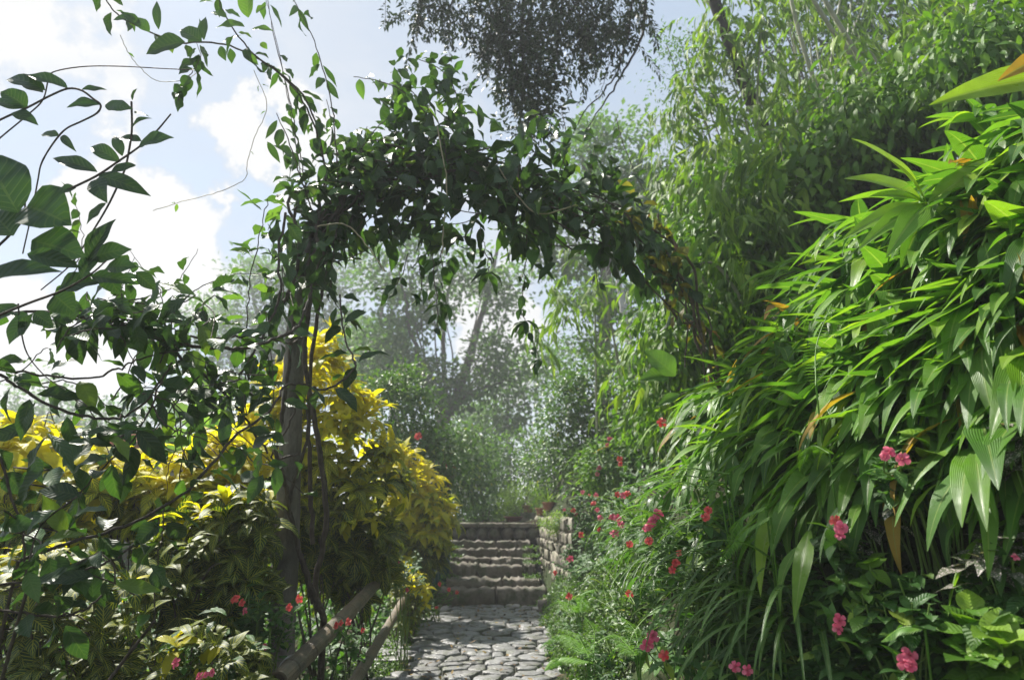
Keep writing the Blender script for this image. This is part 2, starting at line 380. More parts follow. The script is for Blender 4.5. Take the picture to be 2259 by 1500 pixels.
G['yellow_green'] = leaf_mat('yellow_green_leaf', ((0, (.12, .17, .015)), (.6, (.22, .26, .02)), (1, (.34, .34, .03))), .38, 1.6, .5, 'yellow', .3, veincol=(.60, .56, .04))
BARK = bark_mat('post_bark', (.10, .09, .08), (.34, .31, .27), 5, .85, (.07, .075, .055))
STEM = bark_mat('vine_stem', (.05, .042, .034), (.17, .135, .105), 14, .7)
TWIG = bark_mat('twig_bark', (.07, .055, .04), (.22, .17, .12), 14, .75)
PALE = bark_mat('pale_bark', (.34, .33, .31), (.62, .61, .58), 4, .8)
TRUNK = bark_mat('tree_bark', (.05, .043, .036), (.16, .135, .11), 2, .9)
GREENST = plain('green_stem', (.09, .16, .03), (.16, .25, .05), 14, .45)
CULM = plain('bamboo_culm', (.15, .17, .09), (.34, .33, .22), 6, .5, .1)
PALEST = plain('straw_stem', (.28, .24, .15), (.42, .36, .22), 10, .6)
def rail_mat():
    b = NB('weathered_bamboo'); u, v = b.uv()
    mp = b.n('ShaderNodeMapping'); cb = b.n('ShaderNodeCombineXYZ'); b.K.new(u, cb.inputs[0]); b.K.new(v, cb.inputs[1])
    mp.inputs['Scale'].default_value = (40, 2.5, 1); b.K.new(cb.outputs[0], mp.inputs[0])
    f = b.noise(1, 5, mp.outputs[0], .6); g = b.noise(7, 5)
    c = b.ramp(f, (.25, (.10, .075, .05)), (.6, (.24, .185, .125)), (.85, (.33, .28, .21)))
    c = b.mix(b.ramp(g, (.45, 0.), (.62, .75)), c, (.12, .115, .085)); c = b.mix(b.ramp(b.noise(2.2, 6, rough=.7), (.5, 0.), (.68, .7)), c, (.05, .042, .03))
    return b.done(b.pbr(c, .5, b.bump(f, .8, .012), .4))
RAIL = rail_mat()
def stone_mat(name, c1, c2, c3, moss, rough=.55, msc=3.2, mlo=.5):
    b = NB(name); f = b.noise(14, 8, rough=.65); g = b.noise(msc, 5, rough=.6); q = b.noise(70, 3)
    c = b.mix(b.rnd(), b.ramp(f, (.3, c1), (.7, c2)), b.ramp(f, (.3, c2), (.7, c3)))
    c = b.mix(b.ramp(g, (mlo, 0.), (mlo + .16, .85)), c, moss)
    hh = b.math('ADD', f, b.math('MULTIPLY', q, .25))
    return b.done(b.pbr(c, b.ramp(f, (.35, rough - .15), (.7, rough + .2)), b.bump(hh, .6, .02), .5))
COBBLE = stone_mat('cobble', (.09, .085, .08), (.18, .18, .18), (.29, .29, .295), (.07, .078, .038), .5, 7, .49)
STEP = stone_mat('step_stone', (.055, .042, .030), (.13, .105, .078), (.25, .225, .19), (.045, .06, .02), .75, 6, .47)
WALL = stone_mat('wall_stone', (.15, .13, .10), (.27, .235, .185), (.38, .345, .285), (.07, .09, .03), .85, 4, .47)
def ground_mat():
    b = NB('soil'); f = b.noise(6, 9, rough=.65); g = b.noise(1.1, 6); q = b.noise(45, 4)
    c = b.ramp(f, (.3, (.022, .017, .011)), (.7, (.065, .052, .034)))
    c = b.mix(b.ramp(g, (.4, 0.), (.6, .85)), c, b.ramp(q, (.3, (.02, .035, .010)), (.7, (.05, .085, .02))))
    return b.done(b.pbr(c, .95, b.bump(b.math('ADD', f, b.math('MULTIPLY', q, .3)), .9, .05), .2))
SOIL = ground_mat()
TERRA = plain('terracotta', (.30, .12, .07), (.42, .19, .11), 10, .8)
MAROON = plain('maroon_pot_clay', (.09, .022, .018), (.17, .045, .03), 9, .6)
TEAL = plain('teal_paint', (.010, .050, .048), (.022, .085, .078), 7, .4)

# ------------------------------------------------------------------ sampling inside outlines that are given their own depth
def inpoly(p, poly):
    x, y = p[:, 0], p[:, 1]; ins = np.zeros(len(p), bool); n = len(poly)
    for i in range(n):
        x1, y1 = poly[i]; x2, y2 = poly[(i + 1) % n]
        c = ((y1 > y) != (y2 > y)) & (x < (x2 - x1) * (y - y1) / (y2 - y1 + 1e-9) + x1); ins ^= c
    return ins
def edge_d(p, poly):
    best = np.full(len(p), 1e9); vec = np.zeros((len(p), 2)); n = len(poly); poly = np.asarray(poly, float)
    for i in range(n):
        a, b = poly[i], poly[(i + 1) % n]; ab = b - a
        t = np.clip(((p - a) @ ab) / (ab @ ab), 0, 1); q = a + t[:, None] * ab; d = np.linalg.norm(q - p, axis=1)
        k = d < best; best[k] = d[k]; vec[k] = (q - p)[k]
    return best, vec / np.maximum(best, 1e-6)[:, None]
def inflate(poly, Y, T, n, front=.5):
    """n points in a solid body with this outline round distance Y and half-thickness T; also outward normals"""
    poly = np.asarray(poly, float); lo, hi = poly.min(0), poly.max(0); pts = np.zeros((0, 2))
    while len(pts) < n:
        q = rng.uniform(lo, hi, (n * 3, 2)); pts = np.vstack([pts, q[inpoly(q, poly)]])
    pts = pts[:n]; e, vec = edge_d(pts, poly)
    e = np.clip(e / (.33 * min(hi - lo)), 0, 1); bul = np.sqrt(1 - (1 - e) ** 2)
    s = rng.uniform(-1, 1, n); s = np.where(rng.random(n) < front, -np.abs(s) ** .5, s)
    YY = Y + T * bul * s
    W = np.array([P(a, b, y) for (a, b), y in zip(pts, YY)])
    N = np.stack([vec[:, 0] * (1 - e), s * bul * 1.2, -vec[:, 1] * (1 - e) + .25], 1)
    return W, nrm(N), pts
def rand3(n): return nrm(rng.normal(0, 1, (n, 3)))
DOWN = np.array([0, 0, -1.]); UP = np.array([0, 0, 1.])

def clumps(mb, C, Nn, per, rad, L, W, prof, ns=3, nc=2, droop=.5, fold=.2, dn=.3, m=0, squash=.7):
    n = len(C) * per
    ci = np.repeat(np.arange(len(C)), per)
    off = rng.normal(0, 1, (n, 3)) * rad * np.array([1, 1, squash])
    B = C[ci] + off
    D = nrm(Nn[ci] * .7 + rand3(n) * .9 + nrm(off) * .5 + DOWN * dn)
    Uv = UP + rand3(n) * .6 + Nn[ci] * .4
    cr = np.clip(rng.random(len(C))[ci] * .55 + rng.random(n) * .5, 0, 1)
    leaves(mb, B, D, Uv, L * rng.uniform(.65, 1.2, n), W * rng.uniform(.7, 1.2, n), prof, ns, nc, droop * rng.uniform(.3, 1.6, n), fold, 0, cr, m)

def flower_mesh(kind, size):
    mb = MB(); n = 5; an = np.arange(n) * 2 * np.pi / n + .3
    D = np.stack([np.cos(an), np.sin(an), np.full(n, .18)], 1)
    leaves(mb, D * size * .03, D, np.broadcast_to(UP, (n, 3)) + rand3(n) * .25, size * .56 * rng.uniform(.75, 1.15, n), size * .46 * rng.uniform(.85, 1.15, n), 'petal', 6, 4, rng.uniform(.1, 1.1, n), rng.uniform(.1, .4, n), .2)
    leaves(mb, D[:2] * .002, D[:2] * .3 + UP, D[:2], size * .2, size * .1, 'ovate', 3, 2, .3, .2)
    o = mb.build('flower', G[kind]); me = o.data; bpy.data.objects.remove(o); return me
FM = {(k, i): flower_mesh(k, .044 + .005 * i) for k in ('red', 'pink') for i in range(3)}
def put_flower(parent, pos, kind, face, scale=1., name='flower'):
    o = bpy.data.objects.new(name, FM[(kind, random.randrange(3))]); col.objects.link(o); o.parent = parent
    o.location = Vector(pos) - parent.location
    o.rotation_euler = Vector(face).to_track_quat('Z', 'Y').to_euler(); o.rotation_euler.rotate_axis('Z', random.uniform(0, 6))
    o.scale = (scale,) * 3
    return o

# ------------------------------------------------------------------ setting: terrain, path
def build_terrain():
    def ax(lo, hi, core0, core1, st):
        a = list(np.arange(core0, core1, st)); g = st
        x = core0; left = []
        while x > lo: g *= 1.16; x -= g; left.append(x)
        g = st; x = a[-1]; right = []
        while x < hi: g *= 1.16; x += g; right.append(x)
        return np.array(left[::-1] + a + right)
    xs = ax(-190, 190, -3, 8, .16); ys = ax(-20, 230, .5, 16, .2)
    X, Y = np.meshgrid(xs, ys); Z = h(X, Y) + rng.normal(0, .012, X.shape)
    nx, ny = len(xs), len(ys); i, j = np.meshgrid(np.arange(ny - 1), np.arange(nx - 1), indexing='ij'); q = (i * nx + j).ravel()
    mb = MB(); mb.add(np.stack([X, Y, Z], -1).reshape(-1, 3), np.stack([q, q + 1, q + nx + 1, q + nx], 1))
    return mb.build('terrain', SOIL, kind='structure')
build_terrain()

def build_path():
    mb = MB(); xs, ys = [], []; y = .7
    while y < 11.6:                                        # seeds in loose rows, then each stone is the cell nearest its seed
        x = -1.3 + rng.uniform(0, .2)
        while x < .75:
            xs.append(x + rng.normal(0, .03)); ys.append(y + rng.normal(0, .045)); x += rng.choice([.17, .22, .28, .36], p=[.3, .3, .25, .15]) + rng.normal(0, .02)
        y += rng.uniform(.19, .25)
    S = np.stack([xs, ys], 1)
    def clip(poly, n, c):
        out = []; m = len(poly)
        for a in range(m):
            p, q = poly[a], poly[(a + 1) % m]; dp, dq = p @ n - c, q @ n - c
            if dp <= 0: out.append(p)
            if dp * dq < 0: out.append(p + (q - p) * dp / (dp - dq))
        return out
    for k in range(len(S)):
        c = S[k]; wob = .05 * math.sin(c[1] * 2.1) + .04 * math.sin(c[1] * 5.3)
        if not (-1.2 + wob < c[0] < .52 - wob and .8 < c[1] < 11.46): continue
        poly = [c + np.array(o) for o in ((-.4, -.3), (.4, -.3), (.4, .3), (-.4, .3))]
        near = np.argsort(((S - c) ** 2).sum(1))[1:14]; gap = rng.uniform(.006, .014)
        for q in near:
            n = S[q] - c; L = np.linalg.norm(n); n = n / L; poly = clip(poly, n, n @ c + L / 2 - gap)
            if len(poly) < 3: break
        if len(poly) < 3: continue
        poly = np.array(poly); lim = 11.47; poly[:, 1] = np.minimum(poly[:, 1], lim)
        for _ in range(2):                                 # round the corners
            nx = np.roll(poly, -1, 0); poly = np.stack([poly * .8 + nx * .2, poly * .2 + nx * .8], 1).reshape(-1, 2)
        m = poly.mean(0); d = poly - m; m_ = len(poly); d = d * (1 + rng.normal(0, .012, (m_, 1)))
        top = .004 + rng.uniform(0, .026); tx, ty = rng.normal(0, .05, 2); rings = []
        for (sc_, z) in ((1., -.08), (1., top - .016), (.975, top - .005), (.92, top), (.5, top + .003)):
            rings.append(np.stack([m[0] + d[:, 0] * sc_, m[1] + d[:, 1] * sc_, z + tx * d[:, 0] * sc_ + ty * d[:, 1] * sc_ + (rng.normal(0, .003, m_) if z > 0 else 0)], 1))
        R = np.array(rings); n = len(R); i, j = np.meshgrid(np.arange(n - 1), np.arange(m_), indexing='ij'); j2 = (j + 1) % m_
        r = rng.random(); mb.add(R.reshape(-1, 3), np.stack([i * m_ + j, i * m_ + j2, (i + 1) * m_ + j2, (i + 1) * m_ + j], -1).reshape(-1, 4), None, r)
        idx = np.arange(m_); mb.add(np.vstack([R[-1], [[m[0], m[1], top + .004]]]), np.stack([np.full(m_, m_), idx, (idx + 1) % m_], 1), None, r)
    return mb.build('path', COBBLE, kind='structure')
build_path()

# ------------------------------------------------------------------ stone steps, walls
def build_steps():
    t = thing('stone_steps', (-.35, 11.5, 0), 'mossy stone steps rising from the far end of the cobbled path', 'steps')
    rows = [(11.5, 0.0, .244, -1.18, .54), (11.92, .22, .35, -1.1, .45), (12.4, .33, .54, -1.14, .40), (12.8, .52, .63, -1.16, .38),
            (13.2, .60, .75, -1.2, .36), (13.6, .73, .88, -1.22, .36)]
    for k, (y, z0, z1, xa, xb) in enumerate(rows):
        o = MB(); x = xa
        while x < xb - .02:                                # each step is a row of long blocks, pushed slightly out of line
            w = min(rng.uniform(.45, .95), xb - x)
            if xb - x - w < .2: w = xb - x
            dz = rng.normal(0, .012)
            bevel_box(o, (x + w / 2, y + .3 + rng.normal(0, .015), (z0 + z1) / 2 - .03 + dz), (w - .012, .6, z1 - z0 + .06), 0, rng.random(), .013, .18, 14)
            x += w
        o.build('step', STEP, t)
    o = MB()                                               # top riser: round boulders under a flat cap
    x = -1.2
    while x < .36:
        w = rng.uniform(.2, .3); an = np.linspace(0, np.pi, 7)
        prof = np.stack([np.maximum(np.sin(an), .02) * .5, -np.cos(an) * .5], 1); q = MB(); lathe(q, (0, 0, 0), prof, 14)
        v = q.v[0] * np.array([w, .3, .25]) * (1 + rng.normal(0, .02, (len(q.v[0]), 1))) + (x + w / 2, 14.06, 1.0); o.add(v, q.f[0], None, rng.random()); x += w - .01
    bevel_box(o, (-.42, 14.25, .98), (1.66, .26, .36), 0, .2, .006)
    o.build('riser', STEP, t)
    o = MB(); x = -1.27
    for w in (.62, .48, .64):
        bevel_box(o, (x + w / 2, 14.22, 1.165), (w - .008, .5, .075), 0, rng.random() * .5 + .5, .005, .2, 9); x += w
    o.build('capstone', STEP, t)
    # loose stone beside the foot of the steps
    o = MB(); bevel_box(o, (.62, 10.75, .07), (.42, .3, .2), 0, .6, .016, .2); ob = o.build('stone_block', STEP); tag(ob, 'low grey stone block beside the path below the steps', 'stone')
build_steps()
def build_wall():
    t = thing('stone_wall', (.72, 12.2, 0), 'beige rough stone retaining wall on the right of the steps', 'wall')
    o = MB(); z = 0
    while z < 1.28:
        hh = rng.uniform(.13, .22); y = 10.4 + rng.uniform(-.1, 0)
        while y < 14.1:
            w = rng.uniform(.22, .5); f = (y - 10.4) / 3.7; x = .80 - .34 * f + .04 * (z - .6)
            q = MB(); bevel_box(q, (0, 0, 0), (w - .02, .32, hh - .018), 0, 0, .011, .2, 5)
            for v, fa in zip(q.v, q.f):
                a = math.radians(90 + 5.2); c, s = math.cos(a), math.sin(a); vv = v.copy(); vv[:, 0] = v[:, 0] * c - v[:, 1] * s; vv[:, 1] = v[:, 0] * s + v[:, 1] * c
                o.add(vv + (x + .17 + rng.normal(0, .012), y + w / 2, z + hh / 2), fa - fa.min(), None, rng.random())
            y += w
        z += hh
    o.build('stonework', WALL, t)
build_wall()

# ------------------------------------------------------------------ bamboo fence and post
def bamboo_pole(mb, a, b, r0, r1, node=.34):
    a, b = np.asarray(a, float), np.asarray(b, float); Ln = np.linalg.norm(b - a); s = [0]; rr = [1.]
    x = node * .6
    while x < Ln - .05:
        s += [x - .03, x - .008, x, x + .008, x + .03]; rr += [1., 1.05, .97, 1.07, 1.]; x += node * random.uniform(.9, 1.1)
    s.append(Ln); rr.append(1.); s = np.array(s) / Ln
    sag = np.stack([0 * s, 0 * s, -.02 * np.sin(np.pi * s)], 1)
    pts = a + (b - a) * s[:, None] + sag; rad = np.array(rr) * (r0 + (r1 - r0) * s)
    # tube() interpolates radii on an even axis, so place the rings directly
    T = nrm(b - a); A = nrm(np.cross(T, UP)); Bv = np.cross(T, A); k = 20; an = np.linspace(0, 2 * np.pi, k, endpoint=False)
    V = pts[:, None] + rad[:, None, None] * (np.cos(an)[None, :, None] * A + np.sin(an)[None, :, None] * Bv); n = len(pts)
    i, j = np.meshgrid(np.arange(n - 1), np.arange(k), indexing='ij'); j2 = (j + 1) % k
    uv = np.stack(np.broadcast_arrays((an / 6.28)[None], (s * Ln)[:, None]), -1).reshape(-1, 2)
    mb.add(V.reshape(-1, 3), np.stack([i * k + j, i * k + j2, (i + 1) * k + j2, (i + 1) * k + j], -1).reshape(-1, 4), uv)
    for e in (0, n - 1):
        ring = V[e]; inner = ring.mean(0) + (ring - ring.mean(0)) * .72; dep = inner + T * (.09 if e == 0 else -.09)
        R = np.vstack([ring, inner, dep, dep.mean(0)[None]]); idx = np.arange(k); nx = (idx + 1) % k
        F = np.vstack([np.stack([idx, nx, k + nx, k + idx], 1), np.stack([k + idx, k + nx, 2 * k + nx, 2 * k + idx], 1)])
        mb.add(R, F); mb.add(np.vstack([dep, dep.mean(0)]), np.stack([idx, nx, np.full(k, k)], 1))
def build_fence():
    t = thing('bamboo_fence', (-1.35, 5.2, 0), 'low fence of weathered bamboo poles along the left edge of the path', 'fence')
    o = MB(); bamboo_pole(o, P(612, 1505, 3.9), P(862, 1250, 7.4), .056, .05); r1 = o.build('rail', RAIL, t)
    a, b = P(756, 1545, 5.0), P(918, 1272, 9.6)
    o = MB(); bamboo_pole(o, a, b, .045, .04); o.build('rail', RAIL, t)
    for (px, py, Y, r) in ((846, 1262, 7.2, .05), (905, 1275, 9.3, .045)):
        p = P(px, py, Y); o = MB(); bamboo_pole(o, (p[0] - .09, p[1], hz(p[0], p[1]) - .3), (p[0] - .09, p[1], p[2] + .04), r, r); o.build('post', RAIL, t)
    p = P(625, 1500, 3.98); o = MB(); bamboo_pole(o, (p[0] - .1, p[1] + .06, -.3), (p[0] - .1, p[1] + .06, p[2] - .01), .045, .045); o.build('post', RAIL, t)
    o = MB()                                               # wire lashing at the near end
    d = nrm(P(862, 1250, 7.4) - P(612, 1505, 3.9)); A = nrm(np.cross(d, UP)); Bv = np.cross(d, A); c0 = P(628, 1488, 4.08)
    for q in range(3):
        an = np.linspace(0, 2 * np.pi, 25); tube(o, c0 + d * q * .022 + .0615 * (np.cos(an)[:, None] * A + np.sin(an)[:, None] * Bv) + d * (an / 40)[:, None], .0035, 5)
    o.build('lashing', PALE, t)
build_fence()
def build_post():
    base = P(622, 1500, 5.05); base[2] = hz(base[0], base[1])
    t = thing('tree_post', tuple(base), 'rough grey tree trunk post holding up the leafy arch', 'post')
    pts = [base - (0, 0, .2), P(626, 1330, 5.05), P(634, 1150, 5.03), P(640, 1000, 5.01), P(647, 820, 4.95), P(656, 700, 4.88), P(668, 610, 4.78), P(690, 540, 4.7), P(716, 470, 4.65)]
    o = MB(); tube(o, spline(pts, 6), [.092, .088, .085, .08, .074, .068, .063, .055, .042], 18, rough=.025); tr = o.build('trunk', BARK, t)
    o = MB(); c = P(648, 840, 4.95); an = np.linspace(0, 6.28, 30)
    for q in range(3): tube(o, c + np.stack([.092 * np.cos(an), .092 * np.sin(an), an * .004 + q * .02], 1), .004, 5)
    o.build('tie_wire', STEM, tr)
build_post()

# ------------------------------------------------------------------ vines
def pxpath(pts, Y0, Y1=None, n=6, wig=0.):
    Y1 = Y0 if Y1 is None else Y1; k = len(pts)
    w = np.array([P(a, b, Y0 + (Y1 - Y0) * i / max(1, k - 1)) for i, (a, b) in enumerate(pts)])
    s = spline(w, n)
    if wig: s[1:-1] += rng.normal(0, wig, s[1:-1].shape)
    return s
def along(path, step, jit=.3):
    ln = np.concatenate([[0], np.cumsum(np.linalg.norm(np.diff(path, axis=0), axis=1))])
    s = np.arange(step * .5, ln[-1], step); s = s + rng.uniform(-jit, jit, len(s)) * step; s = np.clip(s, 0, ln[-1])
    q = np.stack([np.interp(s, ln, path[:, i]) for i in range(3)], 1)
    g = np.gradient(path, axis=0); T = nrm(np.stack([np.interp(s, ln, g[:, i]) for i in range(3)], 1))
    return q, T, s / ln[-1]
def vine_leaves(mb, path, step, L, W, m=0, droop=.9, pair=True, dn=.35, keep=1., ns=8, nc=4):
    q, T, s = along(path, step)
    if len(q) == 0: return
    side = nrm(np.cross(T, rand3(len(q)) + UP * .3))
    B, D = [], []
    for sg in ((1, -1) if pair else (1,)):
        B.append(q); D.append(nrm(side * sg + T * .55 + DOWN * dn + rand3(len(q)) * .25))
    B = np.vstack(B); D = np.vstack(D); k = rng.random(len(B)) < keep; B, D = B[k], D[k]; n = len(B)
    leaves(mb, B + D * L * .12, D, UP + rand3(n) * .7 + np.array([0, -.35, 0]), L * rng.uniform(.55, 1.2, n), W * rng.uniform(.7, 1.15, n), 'ovate', ns, nc, droop * rng.uniform(.1, 1.5, n), rng.uniform(.1, .5, n), .22, None, m)
def leaf_at(mb, bx, by, tx, ty, w, Y, tilt=None, m=0, droop=.5, fold=.3, r=None):
    """one leaf between two photo points at distance Y; its blade faces partly up and partly to the viewer"""
    dY = rng.uniform(-.06, .06)
    a, b = P(bx, by, Y), P(tx, ty, Y + dY); D = b - a; L = np.linalg.norm(D)
    U = (np.array([0, -1., .35]) if tilt is None else np.asarray(tilt, float)) + rand3(1)[0] * .25
    leaves(mb, a[None], D[None] / L + U[None] * droop * .45, U[None], [L * (1 + .04 * droop * droop)], [w * M(Y)], 'ovate', 10, 6, droop, fold, .12, None if r is None else [r], m)

def build_near_vine():
    Y = 2.55
    root = np.array([-2.6, 2.6, hz(-2.6, 2.6)])
    t = thing('climbing_vine', tuple(root), 'large leaved dark vine reaching in from the left edge against the sky', 'vine')
    stems = [([(-60, 300), (0, 265), (60, 238), (110, 212), (150, 196), (180, 200), (205, 218), (222, 232), (214, 250), (180, 268), (150, 282), (130, 300), (105, 335), (90, 365), (84, 395), (70, 470), (50, 560)], Y, .0055),
             ([(-60, 360), (0, 305), (60, 255), (95, 220), (108, 172), (125, 157), (190, 147), (270, 147), (345, 151), (425, 155)], 2.7, .004),
             ([(20, 500), (130, 430), (210, 390), (260, 357), (310, 322), (345, 290), (377, 252)], Y, .0062),
             ([(290, 225), (291, 285), (285, 330), (275, 375), (255, 420), (235, 460), (205, 510), (180, 550), (150, 590), (90, 640)], Y, .005),
             ([(-60, 720), (0, 695), (60, 670), (140, 640), (200, 605), (235, 575)], 2.4, .006),
             ([(-80, 640), (-20, 560), (20, 520), (52, 480), (55, 430)], 2.4, .006),
             ([(40, 670), (45, 720), (60, 780), (100, 830), (145, 860)], 2.5, .0035)]
    for px, y, r in stems: stem_part(t, 'stem', STEM, pxpath(px, y, y, 5), [r * .9, r * .78, r * .5], 6)
    for a in ((-60, 300), (-60, 360), (-60, 720), (-80, 640)):
        stem_part(t, 'stem', STEM, spline([P(*a, 2.5), P(a[0] - 250, a[1] + 200, 2.55), root + (0, 0, .02)], 6), [.007, .012, .016], 6)
    lf = MB(); y1 = MB()
    T = [ # base, tip, width, Y
        (150, 196, 52, 165, 42, Y), (100, 200, 5, 167, 44, Y), (60, 238, 0, 200, 50, Y), (95, 205, 40, 178, 30, Y), (55, 240, -20, 222, 40, Y), (25, 250, 85, 278, 36, 2.5),
        (180, 198, 236, 200, 22, Y), (220, 232, 148, 240, 34, Y), (232, 232, 292, 240, 32, Y), (292, 222, 299, 195, 12, Y), (296, 250, 332, 256, 26, Y), (130, 300, 92, 300, 24, Y), (136, 300, 168, 335, 18, Y),
        (215, 380, 112, 345, 36, Y), (266, 358, 198, 322, 34, Y), (306, 324, 384, 304, 42, Y), (312, 312, 262, 308, 26, Y), (270, 345, 252, 300, 24, Y), (290, 285, 330, 256, 22, Y),
        (218, 388, 332, 432, 40, Y), (212, 396, 238, 450, 44, Y), (234, 448, 192, 496, 30, Y), (168, 415, 118, 430, 30, Y), (300, 365, 240, 385, 24, 2.5),
        (40, 470, -40, 330, 120, 2.3), (60, 455, 158, 498, 128, 2.35), (70, 530, 190, 568, 90, 2.35), (-50, 640, 128, 590, 64, 2.1), (60, 560, 178, 590, 42, 2.3), (30, 520, -20, 470, 80, 2.3),
        (196, 585, 250, 480, 44, 2.5), (205, 570, 288, 548, 46, 2.5), (235, 590, 305, 590, 40, 2.5), (200, 610, 300, 622, 36, 2.5), (180, 615, 215, 545, 40, 2.5), (130, 640, 235, 625, 58, 2.5), (120, 650, 165, 690, 60, 2.5), (235, 590, 262, 650, 50, 2.55),
        (300, 600, 345, 640, 34, 2.6), (60, 690, 20, 760, 40, 2.5), (30, 690, -30, 720, 36, 2.5), (45, 740, 70, 690, 26, 2.5), (75, 690, 118, 720, 34, 2.6)]
    for b in T: leaf_at(lf, b[0], b[1], b[2], b[3], b[4] * 1.12, b[5], droop=rng.uniform(.2, .9), fold=rng.uniform(.1, .45), r=rng.uniform(0, .8))
    lf.build('foliage', G['vine_near'], t)
build_near_vine()

def build_low_vine():
    root = np.array([-2.75, 3.7, hz(-2.75, 3.7)])
    t = thing('climbing_vine', tuple(root), 'tangled dark green vine crossing in front of the yellow hedge to the post', 'vine')
    S = [([(-60, 700), (0, 690), (120, 690), (230, 720), (330, 735), (440, 745), (520, 742), (580, 745), (640, 757), (668, 740)], 3.0, 4.5, .008),
         ([(100, 690), (230, 705), (330, 742), (400, 760), (480, 768), (540, 768), (600, 750), (650, 725), (675, 680), (690, 620), (720, 540)], 3.1, 4.5, .011),
         ([(-60, 790), (0, 827), (57, 866), (149, 908), (230, 923), (283, 915), (319, 887), (354, 841), (380, 800)], 2.9, 3.4, .0075),
         ([(-60, 800), (0, 813), (106, 830), (198, 834), (248, 820), (290, 799), (354, 781), (420, 770)], 3.0, 3.5, .006),
         ([(300, 690), (400, 790), (443, 820), (496, 870), (538, 919), (590, 1000)], 3.4, 4.2, .009),
         ([(40, 1240), (96, 1214), (230, 1175), (361, 1119), (457, 1037), (510, 970), (600, 900), (627, 852), (673, 848), (712, 861), (754, 841), (783, 809), (779, 792), (758, 728), (750, 650)], 3.0, 4.4, .008),
         ([(-40, 1300), (42, 1285), (117, 1282), (184, 1260), (230, 1244), (283, 1214), (336, 1182), (380, 1150)], 2.9, 3.3, .006),
         ([(-60, 1340), (0, 1345), (117, 1358), (184, 1345), (240, 1300)], 2.9, 3.1, .006),
         ([(363, 1120), (355, 1200), (347, 1253), (340, 1370)], 3.2, 3.2, .0035),
         ([(-20, 960), (0, 1012), (28, 1101), (48, 1172), (60, 1300)], 2.8, 2.9, .006),
         ([(360, 840), (300, 960), (230, 1030), (150, 1110), (60, 1180)], 3.1, 3.1, .0045),
         ([(540, 880), (545, 700), (555, 600), (575, 510), (590, 440)], 4.2, 4.4, .0045),
         ([(630, 470), (615, 560), (618, 640), (600, 700), (560, 780), (520, 840)], 4.3, 4.1, .010),
         ([(440, 830), (380, 900), (330, 960)], 3.5, 3.5, .004)]
    st = MB(); lf = MB(); yl = MB()
    for k, (px, a, b, r) in enumerate(S):
        p = pxpath(px, a, b, 6, .004); stem_part(t, 'stem', STEM, p, [r, r * .9, r * .7], 6, .06)
        vine_leaves(lf if k not in (11,) else yl, p, .13 if k not in (8, 11) else .1, .185, .085, dn=.3, keep=.78)
    for a, y in (((-60, 700), 3.), ((-60, 790), 2.9), ((-60, 1340), 2.9), ((40, 1240), 3.0), ((60, 1300), 2.9), ((340, 1370), 3.2)):
        p = P(*a, y); stem_part(t, 'stem', STEM, spline([p, (p + root) / 2 + (0, .05, -.1), root], 5), [.007, .012], 6)
    for q in range(16):                                    # fine wandering twigs of the tangle
        x0, y0 = rng.uniform(-40, 420), rng.uniform(640, 900); pts = [(x0, y0)]; an = rng.uniform(-.9, .6)
        for _ in range(5): an += rng.normal(0, .4); pts.append((pts[-1][0] + 55 * math.cos(an), pts[-1][1] + 55 * math.sin(an)))
        Y = rng.uniform(2.9, 3.7); p = pxpath(pts, Y, Y + .3, 5, .003); stem_part(t, 'stem', STEM, p, [.004, .0028, .0015], 5); vine_leaves(lf, p, .11, .13, .06, dn=.3, keep=.6)
    # leafy knots where shoots tangle
    for (cx, cy, w, hh, n, Y) in ((300, 690, 150, 70, 46, 3.3), (420, 700, 110, 60, 26, 3.5), (200, 690, 100, 60, 20, 3.1), (480, 860, 120, 80, 40, 3.8), (430, 920, 130, 110, 34, 3.9), (560, 840, 80, 90, 22, 4.2), (110, 1120, 130, 120, 22, 2.95), (150, 1260, 170, 80, 20, 3.0), (60, 1010, 70, 80, 10, 2.9), (250, 960, 100, 80, 12, 3.1), (560, 1000, 80, 90, 16, 4.2), (620, 600, 50, 110, 22, 4.4)):
        q = rng.normal(0, .5, (n, 2)) * (w, hh) + (cx, cy)
        B = np.array([P(a, b, Y + rng.uniform(-.22, .22)) for a, b in q]); D = nrm(rand3(n) + DOWN * .25)
        leaves(lf, B, D, UP + rand3(n) * .6 + np.array([0, -.7, 0]), rng.uniform(.12, .20, n), rng.uniform(.06, .095, n), 'ovate', 8, 4, rng.uniform(.1, 1.1, n), rng.uniform(.1, .45, n), .2)
        st_n = n // 5
        for _ in range(st_n):
            a = B[rng.integers(n)]; b = B[rng.integers(n)]; tube(lf, spline([a, (a + b) / 2 + rand3(1)[0] * .05, b], 4), .0035, 5, 1)
    lf.build('foliage', [G['vine'], STEM], t); yl.build('young_foliage', G['vine_young'], t)
build_low_vine()

